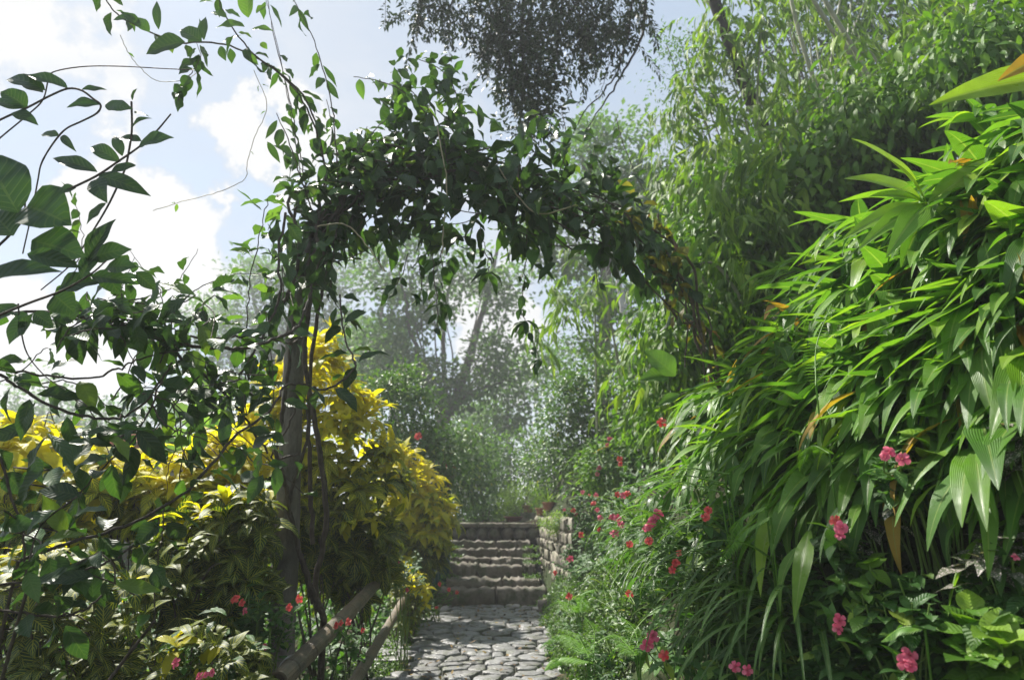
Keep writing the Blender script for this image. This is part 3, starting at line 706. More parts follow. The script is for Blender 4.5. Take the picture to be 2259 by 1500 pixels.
def build_arch_vine():
    root = P(712, 1470, 5.15); root[2] = hz(root[0], root[1])
    t = thing('arch_vine', tuple(root), 'dense dark vine trained into an arch over the path', 'vine')
    st = MB(); lf = MB(); yg = MB(); old = MB(); tw = MB()
    # woody stems climbing the post
    for px, a, b, r in (([(715, 1370), (700, 1330), (668, 1240), (640, 1130), (628, 1060), (610, 1000), (625, 900), (640, 780), (650, 700)], 5.1, 4.5, .016),
                        ([(715, 1365), (695, 1290), (720, 1150), (705, 1000), (690, 900), (672, 780), (690, 640), (720, 540), (760, 440)], 5.15, 4.5, .018),
                        ([(690, 1330), (672, 1250), (650, 1170), (640, 1100), (680, 950), (660, 850)], 5.1, 4.7, .012),
                        ([(690, 1200), (685, 1050), (680, 900), (700, 700), (735, 560), (800, 440)], 5.1, 4.7, .014),
                        ([(600, 700), (640, 640), (660, 560), (650, 470), (680, 420)], 4.5, 4.5, .012),
                        ([(660, 1000), (598, 1010), (640, 930), (655, 880)], 4.8, 4.75, .007)):
        stem_part(t, 'stem', STEM, pxpath(px, a, b, 7, .004), [r * 1.2, r, r * .8], 8, .05)
    stem_part(t, 'stem', STEM, spline([root - (0, 0, .1), P(712, 1400, 5.13), P(715, 1368, 5.1)], 4), .024, 8)
    # the arch: several strands from the post across the path down to the right bank
    arch = [(690, 520), (705, 440), (760, 380), (850, 340), (1000, 345), (1150, 385), (1280, 430), (1390, 490), (1460, 575), (1520, 690), (1575, 800)]
    for q in range(10):
        j = rng.normal(0, 26, (len(arch), 2)) * np.linspace(1, 1, len(arch))[:, None]; j[0] *= .3; j[-1] *= 1.2; j[-2] *= 1.1
        Y0 = 4.55 + rng.uniform(-.25, .35); ne = 11 if q < 5 else 8
        p = pxpath([tuple(np.array(a) + b + (0, 30 * (q % 3))) for a, b in zip(arch, j)][:ne], Y0, Y0 + .5 * ne / 11, 6, .006)
        stem_part(t, 'stem', STEM, p, [.014 - .0008 * q, .010, .005], 6, .05)
        vine_leaves(lf, p[4:-8], .11, .19, .09, keep=.85)
    # long loose strands and shoots
    SH = [([(225, -30), (240, 10), (270, 40), (340, 75), (400, 95), (480, 95), (560, 125), (640, 185), (690, 270), (720, 380)], 3.7, 4.5, .006, .11, 0),
          ([(470, -40), (500, 40), (560, 120), (640, 180), (690, 250), (718, 370)], 3.8, 4.5, .006, .13, 0),
          ([(588, -30), (600, 60), (622, 150), (645, 250), (662, 340), (675, 420)], 4.4, 4.5, .004, .4, 0),
          ([(580, -30), (606, 75), (630, 190), (650, 300), (668, 410)], 4.35, 4.5, .003, .4, 0),
          ([(625, -40), (680, 60), (712, 150), (733, 240), (742, 330), (745, 400)], 4.3, 4.5, .0045, .13, 0),
          ([(610, 250), (640, 320), (665, 400), (690, 470)], 4.4, 4.5, .005, .08, 0),
          ([(780, 170), (840, 180), (900, 210), (960, 280), (985, 350)], 4.6, 4.6, .005, .07, 1),
          ([(920, 130), (980, 160), (1010, 220), (1020, 300), (1010, 360)], 4.7, 4.6, .005, .07, 1),
          ([(1440, 455), (1420, 420), (1395, 370), (1370, 300), (1360, 260)], 5.0, 5.0, .003, .5, 0),
          ([(432, 92), (442, 125), (428, 155), (405, 180), (392, 222)], 3.85, 3.85, .003, .06, 0),
          ([(810, 280), (800, 330), (790, 400)], 4.6, 4.6, .004, .09, 0), ([(720, 220), (735, 290), (745, 360)], 4.5, 4.5, .004, .09, 0),
          ([(1240, 250), (1250, 320), (1230, 400)], 4.8, 4.8, .004, .09, 0), ([(1310, 330), (1300, 390), (1280, 430)], 4.8, 4.8, .004, .09, 0)]
    for px, a, b, r, stp, yng in SH:
        p = pxpath(px, a, b, 6, .003); stem_part(t, 'stem', STEM, p, [r * .6, r, r * 1.1], 6)
        vine_leaves(yg if yng else lf, p, stp, .15, .068, keep=.8)
    # fine tendrils
    for px, Y in (([(265, 78), (285, 120), (310, 150), (345, 178), (400, 178), (440, 160)], 3.9), ([(560, 155), (588, 225), (580, 265), (563, 300), (545, 360), (540, 395), (480, 425), (400, 445), (338, 465)], 4.1),
                  ([(965, 280), (985, 400), (980, 490), (975, 560)], 4.3), ([(1100, 370), (1140, 430), (1190, 472), (1270, 452)], 4.4), ([(700, 500), (760, 495), (800, 530), (850, 600)], 4.3)):
        p = pxpath(px, Y, Y, 7, .002); stem_part(t, 'tendril', PALEST, p, .0022 if Y < 4.2 else .005, 5)
        if Y < 4.2: vine_leaves(yg, p, .28, .05, .022, keep=.7)
    # hanging sprigs below the arch
    for px, Y in (([(745, 480), (735, 560), (730, 640), (760, 705), (755, 740)], 4.4), ([(955, 560), (960, 640), (968, 730)], 4.5), ([(900, 560), (880, 620), (840, 640)], 4.5),
                  ([(1060, 500), (1075, 570), (1078, 600)], 4.5), ([(1165, 500), (1158, 600), (1150, 680), (1160, 712), (1190, 790)], 4.7), ([(925, 560), (930, 640)], 4.5), ([(1310, 560), (1320, 640)], 4.8), ([(1385, 540), (1390, 620)], 4.9)):
        p = pxpath(px, Y, Y, 6, .006); stem_part(t, 'stem', STEM, p, .0035, 5); vine_leaves(lf, p, .1, .12, .05, dn=.6, keep=.8)
    for c, Y, n in (((1078, 602), 4.5, 7), ((1160, 708), 4.7, 6), ((1192, 792), 4.8, 4), ((905, 650), 4.4, 4), ((975, 670), 4.4, 4), ((760, 700), 4.4, 4)):
        B = np.repeat(P(*c, Y)[None], n, 0); an = rng.uniform(0, 6.28, n); D = np.stack([np.cos(an), np.sin(an) * .7, -.35 + 0 * an], 1)
        leaves(lf, B, D, UP + rand3(n) * .2, rng.uniform(.12, .2, n), .06, 'ovate', 8, 4, rng.uniform(.5, 1.4, n), .3, .15)
    # leaf mass
    mass = [(625, 440), (650, 330), (720, 300), (800, 230), (900, 190), (1000, 190), (1040, 250), (1120, 310), (1220, 300), (1330, 350), (1430, 450), (1475, 530), (1440, 585), (1300, 575), (1180, 545), (1120, 580), (1000, 575), (880, 540), (790, 545), (720, 600), (650, 700), (610, 680), (625, 560)]
    core = [(690, 400), (800, 310), (930, 270), (1050, 330), (1200, 360), (1330, 430), (1440, 530), (1400, 560), (1200, 520), (1050, 530), (900, 500), (760, 500), (690, 560), (650, 620), (650, 520)]
    for poly, n, T, kc in ((mass, 560, .5, 74), (core, 450, .36, 56)):
        C0, N0, _ = inflate(poly, 4.75, T, kc, .3); ci = rng.integers(0, kc, n); C = C0[ci] + rng.normal(0, .09, (n, 3)); N = N0[ci]
        D = nrm(rand3(n) + N * .5 + DOWN * .4)
        leaves(lf, C, D, UP + rand3(n) * .7 + np.array([0, -.5, 0]), rng.uniform(.11, .235, n), rng.uniform(.06, .11, n), 'ovate', 8, 4, rng.uniform(.1, 1.3, n), rng.uniform(.1, .5, n), .2)
        for _ in range(n // 12):
            a = C[rng.integers(n)]; b = C[rng.integers(n)]
            if np.linalg.norm(a - b) < 1.0: tube(lf, spline([a, (a + b) / 2 + rand3(1)[0] * .1, b], 5), .004, 5, 1)
    top = [(800, 230), (880, 120), (980, 110), (1060, 200), (1000, 290), (860, 300)]
    C, N, _ = inflate(top, 4.8, .35, 90); D = nrm(rand3(90) + UP * .3)
    leaves(lf, C, D, UP + rand3(90) * .7, rng.uniform(.09, .16, 90), rng.uniform(.04, .075, 90), 'ovate', 8, 4, .6, .3, .2)
    # right foot: bare twiggy stems with old leaves
    for q in range(4):
        j = rng.normal(0, 30, (5, 2)); p = pxpath([tuple(np.array(a) + b) for a, b in zip([(1400, 500), (1450, 575), (1500, 660), (1545, 745), (1590, 840)], j)], 4.9 + rng.uniform(-.1, .2), 5.2, 6, .006)
        stem_part(t, 'stem', TWIG, p, [.009, .011, .012], 6, .06)
        vine_leaves(old if q < 2 else lf, p, .16, .15, .07, keep=.7)
    C, N, _ = inflate([(1330, 490), (1400, 400), (1480, 500), (1540, 640), (1500, 700), (1440, 600), (1360, 580)], 4.95, .25, 46); D = nrm(rand3(46) + DOWN * .3)
    leaves(old, C, D, UP + rand3(46) * .7, rng.uniform(.1, .17, 46), rng.uniform(.04, .065, 46), 'ovate', 8, 4, .7, .3, .2)
    for b in ((1400, 430, 1360, 395, 26, 4.9), (1405, 470, 1410, 520, 30, 4.9), (1480, 580, 1520, 545, 34, 4.9), (1470, 600, 1440, 560, 34, 4.9)): leaf_at(old, *b, r=.5)
    for b in ((1490, 830, 1422, 770, 60, 4.8), (1475, 828, 1410, 838, 40, 4.8), (1500, 870, 1450, 895, 26, 4.8)): leaf_at(yg, *b, r=.3)
    for b in ((455, 62, 375, 110, 70, 3.75),):
        leaf_at(lf, 408, 93, 322, 120, 62, 3.75, r=.1); leaf_at(lf, 445, 92, 398, 66, 46, 3.75, r=.3)
    for b in ((540, 60, 476, 60, 44, 3.8), (555, 66, 602, 66, 26, 3.8), (548, 40, 545, -30, 46, 3.8), (500, 40, 468, 30, 26, 3.8), (565, 30, 588, 12, 22, 3.8), (470, 5, 440, 5, 22, 3.8), (575, 95, 590, 110, 18, 3.8)): leaf_at(yg, *b, r=.5)
    for b in ((350, 66, 345, 0, 22, 3.75), (300, 40, 250, 45, 26, 3.7), (310, 60, 265, 25, 30, 3.7), (330, 72, 300, 40, 30, 3.7), (450, 90, 455, 40, 22, 3.75)): leaf_at(lf, *b)
    lf.build('foliage', [G['vine'], STEM], t); yg.build('young_foliage', G['vine_young'], t); old.build('old_foliage', G['vine_old'], t);
build_arch_vine()

# ------------------------------------------------------------------ yellow variegated shrubs
def rosettes(mb, C, N, nl, L, W, m=0, droop=1.3, lift=.35, ns=8, nc=4):
    for c, a in zip(C, N):
        n = nl + rng.integers(-1, 2); ax = unit(a * .8 + UP * .7 + rand3(1)[0] * .25)
        u = unit(np.cross(ax, [.3, .2, .9])); v = np.cross(ax, u); an = np.arange(n) * 2.4 + rng.uniform(0, 6)
        el = rng.uniform(lift - .35, lift + .5, n)
        D = np.cos(el)[:, None] * (np.cos(an)[:, None] * u + np.sin(an)[:, None] * v) + np.sin(el)[:, None] * ax
        s = rng.uniform(.6, 1.1, n) * rng.uniform(.6, 1.15)
        if rng.random() < .3: D = nrm(D + ax * rng.uniform(.4, 1.2))   # young shoots stand up
        leaves(mb, np.repeat(c[None], n, 0) - ax * rng.uniform(0, .08, n)[:, None], D, np.broadcast_to(ax, (n, 3)) + UP * .4, L * s, W * s, 'ovate', ns, nc, droop * rng.uniform(.5, 1.4, n), rng.uniform(.05, .3, n), .12, np.clip(rng.normal(.5, .25, n), 0, 1), m)
def shrub(name, label, cat, poly, Y, T, nro, parts, L, W, nl=6, group=None, nstem=9, stemr=.011, front=.55, sub=None):
    """parts: (part name, material, share test on py) - leaves of one look are one part"""
    C, N, pp = inflate(poly, Y, T, nro, front)
    p = np.asarray(poly, float); bx = p[:, 0].mean(); b = P(bx, p[:, 1].max(), Y); base = np.array([b[0], b[1], hz(b[0], b[1])])
    t = thing(name, tuple(base), label, cat, group); st = MB()
    for q in range(nstem):
        e = C[rng.integers(len(C))]; r0 = base + (rng.normal(0, .12), rng.normal(0, .12), -.05)
        st = MB(); tube(st, spline([r0, (r0 + e) / 2 + rand3(1)[0] * .12, e], 6), [stemr, stemr * .7, stemr * .45], 6)
        for _ in range(2):
            f = C[rng.integers(len(C))]
            if np.linalg.norm(f - e) < 1.2: tube(st, spline([(r0 + e) / 2, (e + f) / 2 + rand3(1)[0] * .06, f], 5), stemr * .4, 5)
        st.build('stem', STEM, t)
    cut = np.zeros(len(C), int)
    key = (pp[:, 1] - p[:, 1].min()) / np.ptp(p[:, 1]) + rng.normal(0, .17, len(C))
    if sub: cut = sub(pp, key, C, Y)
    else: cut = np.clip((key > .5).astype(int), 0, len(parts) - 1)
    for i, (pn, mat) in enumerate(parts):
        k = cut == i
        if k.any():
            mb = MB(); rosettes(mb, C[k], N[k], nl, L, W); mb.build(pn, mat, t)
    return t, C
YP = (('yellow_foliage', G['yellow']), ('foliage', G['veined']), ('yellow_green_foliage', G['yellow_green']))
hedge = 'yellow variegated shrubs left of the path'
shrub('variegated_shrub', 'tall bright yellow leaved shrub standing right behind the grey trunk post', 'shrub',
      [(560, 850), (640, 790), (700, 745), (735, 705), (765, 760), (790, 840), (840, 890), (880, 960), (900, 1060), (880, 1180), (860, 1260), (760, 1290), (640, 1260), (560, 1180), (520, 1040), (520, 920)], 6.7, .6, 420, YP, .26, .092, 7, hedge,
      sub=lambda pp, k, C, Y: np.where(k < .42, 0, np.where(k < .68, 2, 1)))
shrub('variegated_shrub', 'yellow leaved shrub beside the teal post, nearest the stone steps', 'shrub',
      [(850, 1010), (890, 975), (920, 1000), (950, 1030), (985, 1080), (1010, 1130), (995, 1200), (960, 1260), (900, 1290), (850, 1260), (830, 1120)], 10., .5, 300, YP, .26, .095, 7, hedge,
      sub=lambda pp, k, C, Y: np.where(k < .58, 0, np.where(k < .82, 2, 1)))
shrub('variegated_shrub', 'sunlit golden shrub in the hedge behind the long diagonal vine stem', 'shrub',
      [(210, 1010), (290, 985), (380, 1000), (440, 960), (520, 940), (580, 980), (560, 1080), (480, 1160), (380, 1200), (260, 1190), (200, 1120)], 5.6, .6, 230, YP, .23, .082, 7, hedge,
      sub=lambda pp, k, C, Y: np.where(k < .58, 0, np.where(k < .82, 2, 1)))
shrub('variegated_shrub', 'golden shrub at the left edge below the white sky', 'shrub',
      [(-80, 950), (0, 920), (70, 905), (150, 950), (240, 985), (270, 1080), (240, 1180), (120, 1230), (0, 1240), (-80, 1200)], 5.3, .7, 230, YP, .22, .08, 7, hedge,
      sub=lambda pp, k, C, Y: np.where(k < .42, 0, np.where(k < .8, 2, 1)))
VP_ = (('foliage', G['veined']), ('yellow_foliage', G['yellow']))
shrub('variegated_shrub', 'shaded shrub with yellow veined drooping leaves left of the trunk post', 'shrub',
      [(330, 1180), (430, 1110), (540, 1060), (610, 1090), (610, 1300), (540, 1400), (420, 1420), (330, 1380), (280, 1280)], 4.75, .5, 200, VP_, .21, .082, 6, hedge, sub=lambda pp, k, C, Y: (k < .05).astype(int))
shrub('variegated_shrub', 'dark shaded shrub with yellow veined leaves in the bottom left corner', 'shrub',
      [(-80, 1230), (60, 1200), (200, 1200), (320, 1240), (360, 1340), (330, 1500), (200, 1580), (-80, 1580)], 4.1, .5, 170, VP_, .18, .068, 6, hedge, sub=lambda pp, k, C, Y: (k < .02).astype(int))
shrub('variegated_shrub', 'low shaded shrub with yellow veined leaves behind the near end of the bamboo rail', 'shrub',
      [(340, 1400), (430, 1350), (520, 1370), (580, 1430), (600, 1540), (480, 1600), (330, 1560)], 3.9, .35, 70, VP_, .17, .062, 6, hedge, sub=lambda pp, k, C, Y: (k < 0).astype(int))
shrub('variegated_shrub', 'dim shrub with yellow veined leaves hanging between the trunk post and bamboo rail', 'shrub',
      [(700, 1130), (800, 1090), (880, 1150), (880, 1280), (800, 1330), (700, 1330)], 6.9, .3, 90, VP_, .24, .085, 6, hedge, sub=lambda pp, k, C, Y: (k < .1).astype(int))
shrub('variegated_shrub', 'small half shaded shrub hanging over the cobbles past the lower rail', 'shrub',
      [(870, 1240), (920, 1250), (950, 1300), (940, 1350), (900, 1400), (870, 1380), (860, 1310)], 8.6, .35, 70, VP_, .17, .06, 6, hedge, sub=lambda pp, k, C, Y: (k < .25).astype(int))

# ------------------------------------------------------------------ generic bush / tree
def bush(name, label, cat, poly, Y, T, nc, per, rad, L, W, mat, prof='ovate', group=None, stemmat=STEM, ns=4, ncr=2, dn=.3, nstem=6, droop=.6, stemr=.02, front=.5, leafname='foliage', base=None):
    C, N, pp = inflate(poly, Y, T, nc, front); p = np.asarray(poly, float)
    if base is None:
        b = P(p[:, 0].mean(), p[:, 1].max(), Y); base = np.array([b[0], b[1], hz(b[0], b[1])])
    t = thing(name, tuple(base), label, cat, group); st = MB()
    for q in range(nstem):
        e = C[rng.integers(len(C))]; r0 = base + (rng.normal(0, .1), rng.normal(0, .1), -.1)
        stem_part(t, 'stem', stemmat, spline([r0, r0 * .6 + e * .4 + rand3(1)[0] * .15 + (0, 0, .1), e], 6), [stemr, stemr * .7, stemr * .35], 6)
    mb = MB()
    clumps(mb, C, N, per, rad, L, W, prof, ns, ncr, droop, .25, dn); mb.build(leafname, mat, t)
    return t, C, N
def tree(label, trunk, limbs, Y, r0, crowns, mat, bark, L=.3, W=.16, per=60, rad=.5, group=None, name='tree', T=2., cname='crown', prof='ellip'):
    if group and 'misty' in group:                         # the far ones, given from their nearer estimate
        f = 1.4; Y *= f; r0 *= f; T *= f; L *= 1.75; W *= 1.75; rad *= 1.4; per = int(per * .95)
        crowns = [(p_, n_, y_ * f) for p_, n_, y_ in crowns]; limbs = [(p_, r_ * f, d_ * f) for p_, r_, d_ in limbs]
    base = P(trunk[0][0], trunk[0][1], Y); base[2] = hz(base[0], base[1])
    t = thing(name, tuple(base), label, 'tree', group); st = MB()
    tp = np.vstack([base - (0, 0, .2), pxpath(trunk, Y, Y, 6, .02)]); tube(st, tp, [r0 * 1.2, r0, r0 * .75], 10, rough=.03)
    for px, r, dY in limbs: tube(st, pxpath(px, Y, Y + dY, 6, .03), [r, r * .75, r * .4], 8, rough=.03)
    mb = MB()
    for poly, n, y2 in crowns:
        C, N, _ = inflate(poly, y2, T, n, .4)
        clumps(mb, C, N, per, rad, L, W, prof, 2, 2, .4, .2, .15, squash=.6)
        tr = tp[-1]
        for _ in range(max(3, n // 14)):
            e = C[rng.integers(len(C))]; tube(st, spline([tr, (tr + e) / 2 + rand3(1)[0] * .5, e], 5), [r0 * .2, r0 * .06], 5)
    st.build('trunk', bark, t); mb.build(cname, mat, t); return t

# ------------------------------------------------------------------ background beyond the steps
def build_background():
    mist = 'misty trees beyond the garden'
    tree('forked misty tree with leaning limbs seen through the arch', [(962, 1060), (966, 960), (985, 915)],
         [([(985, 915), (1010, 870), (1035, 800), (1050, 740), (1072, 660), (1085, 600), (1100, 540)], .14, 1.), ([(972, 930), (950, 880), (930, 800), (905, 730), (895, 660), (880, 600)], .09, -1.),
          ([(985, 915), (980, 820), (978, 720), (990, 640), (1000, 560)], .09, 1.5), ([(985, 910), (1020, 880), (1080, 850), (1120, 840)], .06, -1)], 21, .22,
         [([(880, 830), (950, 800), (1040, 830), (1100, 820), (1110, 860), (1030, 890), (900, 880)], 34, 20.5), ([(790, 560), (900, 520), (1040, 540), (1060, 640), (960, 720), (820, 700)], 60, 21),
          ([(780, 730), (880, 720), (930, 790), (890, 850), (790, 830)], 40, 20.5), ([(1050, 560), (1120, 560), (1140, 640), (1090, 720), (1050, 680)], 22, 22), ([(1050, 760), (1110, 740), (1160, 820), (1120, 870), (1060, 830)], 20, 21)],
         G['tree'], TRUNK, .17, .1, 60, .34, mist, T=1.6)
    tree('faint pale misty tree farthest left behind the trunk post', [(600, 1060), (610, 900), (600, 800)], [([(600, 800), (570, 700), (550, 620)], .14, 0), ([(600, 800), (650, 700), (690, 600)], .14, 0)], 34, .25,
         [([(490, 640), (520, 590), (580, 570), (640, 620), (640, 760), (560, 800), (480, 740)], 60, 34), ([(640, 560), (740, 540), (800, 600), (790, 720), (700, 780), (640, 720)], 60, 34), ([(400, 680), (440, 640), (480, 690), (470, 820), (400, 820)], 22, 36), ([(470, 760), (800, 740), (800, 880), (470, 880)], 70, 35)],
         G['tree'], TRUNK, .24, .14, 60, .6, mist, T=2.5)
    tree('rounded misty tree standing left of the distant thin pale trunk', [(880, 1060), (870, 900), (860, 820)], [([(860, 820), (840, 700), (860, 600)], .12, 0)], 29, .22,
         [([(700, 760), (780, 700), (880, 720), (900, 800), (860, 880), (740, 870)], 70, 29)], G['tree'], TRUNK, .22, .13, 60, .5, mist, T=2.2)
    tree('hazy tree with a thin pale trunk above the middle of the steps', [(1123, 1100), (1121, 1020), (1120, 900)], [([(1120, 900), (1124, 830), (1140, 780)], .07, 0)], 25, .08,
         [([(1070, 900), (1100, 830), (1160, 780), (1230, 760), (1260, 830), (1220, 900), (1160, 950), (1080, 960)], 52, 25.5), ([(1020, 930), (1080, 900), (1120, 960), (1110, 1050), (1030, 1060)], 30, 27)], G['tree'], PALE, .18, .1, 60, .4, mist, T=1.8)
    tree('low pale misty tree under the forked limbs', [(1040, 1090), (1040, 1000), (1042, 960)], [], 31, .12, [([(960, 940), (1020, 880), (1080, 900), (1090, 1000), (1040, 1070), (960, 1060)], 46, 31)], G['tree'], TRUNK, .22, .13, 60, .5, mist, T=2)
    tree('tall hazy tree with a grey flat crown above the right end of the arch', [(1330, 900), (1335, 650), (1345, 480)], [([(1345, 480), (1300, 400), (1280, 340)], .1, 0), ([(1345, 480), (1400, 380), (1420, 320)], .1, 0)], 17, .16,
         [([(1260, 330), (1300, 275), (1380, 265), (1440, 290), (1470, 360), (1450, 440), (1380, 470), (1290, 440)], 60, 17), ([(1150, 470), (1260, 450), (1330, 500), (1320, 600), (1220, 600), (1150, 560)], 50, 18), ([(1380, 440), (1480, 380), (1520, 470), (1450, 560), (1380, 560)], 36, 16.5)],
         G['tree'], TRUNK, .14, .085, 60, .32, mist, T=1.3)
    tree('white barked slender tree rising from the bushes right of the arch opening', [(1400, 900), (1392, 790), (1380, 700), (1366, 620), (1352, 540)], [([(1410, 800), (1400, 720), (1385, 640)], .035, .3)], 13.5, .075,
         [([(1270, 640), (1340, 620), (1400, 640), (1400, 760), (1330, 800), (1260, 780)], 46, 15.5)], G['tree'], PALE, .12, .07, 60, .25, mist, T=.9)
    # shrubs and bushes past the steps
    bush('bush', 'mid green bush with yellowish tips left of the forked tree', 'bush', [(800, 880), (840, 820), (900, 815), (950, 850), (975, 920), (960, 1010), (900, 1040), (830, 1010)], 13, .9, 120, 40, .17, .10, .05, G['bush'], group='green bushes around the steps')
    hb, C, N = bush('hibiscus_bush', 'deep green bush with one red flower above the yellow shrub', 'bush', [(880, 960), (930, 930), (990, 960), (1010, 1040), (980, 1110), (920, 1090), (880, 1020)], 12.2, .6, 60, 40, .16, .10, .055, G['bush'])
    for s in ((0, 0, 1.9), (.02, -.01, 1.7)): put_flower(hb, P(922 + s[0], 962, 11.4), 'red', (-.2, -1, .2), 2.6)
    bm, C, N = bush('trumpet_shrub', 'pale leafy shrub with white hanging trumpet flowers left of the steps top', 'shrub', [(990, 970), (1040, 940), (1085, 1010), (1080, 1100), (1040, 1150), (990, 1150), (975, 1050)], 16.5, .9, 90, 40, .2, .13, .06, G['bush'], group=None, dn=.7)
    for px, py in ((1026, 1088), (1031, 1108), (1008, 1060), (1068, 1128), (1050, 1075)):
        o = MB(); a = P(px, py - 8, 15.5); lathe(o, a, [(.006, .0), (.01, -.04), (.016, -.10), (.035, -.16), (.05, -.17)], 10); o.build('flower', G['white'], bm)
    bush('bush', 'feathery lime green bush beyond the middle of the steps', 'bush', [(1095, 1120), (1110, 1080), (1150, 1062), (1185, 1075), (1195, 1130), (1150, 1160), (1100, 1155)], 16.5, .6, 60, 60, .14, .09, .02, G['lime'], 'lance', group='green bushes around the steps', dn=.1)
    bush('bush', 'low pale green bush right behind the top capstone', 'bush', [(1030, 1140), (1060, 1115), (1090, 1130), (1090, 1170), (1030, 1170)], 15.2, .3, 30, 40, .09, .07, .035, G['bush'], group='green bushes around the steps')
    bush('bush', 'dark misty thicket above the steps', 'bush', [(1020, 1080), (1040, 1010), (1100, 980), (1160, 960), (1220, 980), (1240, 1080), (1200, 1150), (1040, 1150)], 21, 1.3, 130, 44, .28, .14, .07, G['tree'], group='green bushes around the steps')
    bush('bush', 'bright leafy bush rising right of the steps with a dark hollow below', 'bush', [(1195, 900), (1220, 850), (1290, 810), (1370, 790), (1440, 790), (1480, 850), (1460, 960), (1400, 1020), (1300, 1050), (1210, 1010)], 13.5, .9, 240, 40, .2, .11, .055, G['bush'], group='green bushes around the steps')
    bush('bush', 'twiggy yellow green bush hanging over the terracotta pots', 'bush', [(1150, 1010), (1200, 960), (1260, 980), (1300, 1030), (1290, 1090), (1220, 1110), (1160, 1080)], 15, .7, 80, 36, .16, .09, .04, G['bush'], group='green bushes around the steps')
    bush('bush', 'leafy bush rising against the bank behind the pink flowers', 'bush', [(1290, 1010), (1360, 960), (1450, 900), (1500, 920), (1470, 1010), (1380, 1060), (1300, 1080)], 10.5, .6, 110, 36, .16, .10, .045, G['climber'], group='green bushes around the steps')
    # misty line far left
    tree('low misty trees seen left below the vine leaves', [(60, 1060), (60, 960), (60, 920)], [], 40, .2, [([(-60, 870), (20, 830), (110, 850), (200, 900), (330, 880), (420, 900), (430, 990), (-60, 990)], 90, 40)], G['tree'], TRUNK, .28, .16, 60, .7, mist, T=2.5)
    # a shed roof glimpsed over the hedge
    c = P(335, 1010, 13.5); zz = hz(c[0], c[1]); w = .75; zr = P(335, 948, 13.5)[2]; ze = P(335, 985, 13.5)[2]
    t = thing('shed', (c[0], c[1], zz), 'small shed with a faded red tiled roof glimpsed over the golden hedge', 'shed')
    o = MB(); bevel_box(o, (c[0], c[1] + .6, (zz + ze) / 2 - .1), (w * 2, 1.1, ze - zz + .2), 0, .5, .004); o.build('wall', WALL, t)
    o = MB()
    for k in range(9):                                     # courses of half-round tiles
        for q in range(5):
            f = q / 5; x = c[0] - w - .1 + k * (2 * w + .2) / 8
            a = np.array([x, c[1] - .15 + f * .75, ze + f * (zr - ze)]); b2 = np.array([x, c[1] - .15 + (f + .24) * .75, ze + (f + .24) * (zr - ze) + .012]); tube(o, [a, b2], .1, 10, r=rng.random())
    o.build('roof', TERRA, t)
    # banana plant
    base = P(470, 1060, 10.5); base[2] = hz(base[0], base[1])
    t = thing('banana_plant', tuple(base), 'pale banana plant with broad upright leaves behind the golden hedge', 'banana plant')
    st = MB(); c = P(470, 980, 10.5); tube(st, spline([base - (0, 0, .1), (base + c) / 2, c], 4), [.12, .1, .07], 10); st.build('stem', GREENST, t)
    for tip, w, m_ in (((440, 830), 52, 0), ((505, 850), 40, 0), ((380, 880), 40, 0), ((310, 960), 44, 0), ((560, 900), 40, 0), ((330, 1010), 40, 0)):
        o = MB(); e = P(*tip, 10.3); D = e - c; L = np.linalg.norm(D); U = np.array([.1, -1, .6])
        leaves(o, c[None], (D / L + U * .25)[None], U[None], [L * 1.12], [w * M(10.4)], 'ellip', 16, 6, .8, .35, .08); o.build('leaf', G['banana'], t)
build_background()

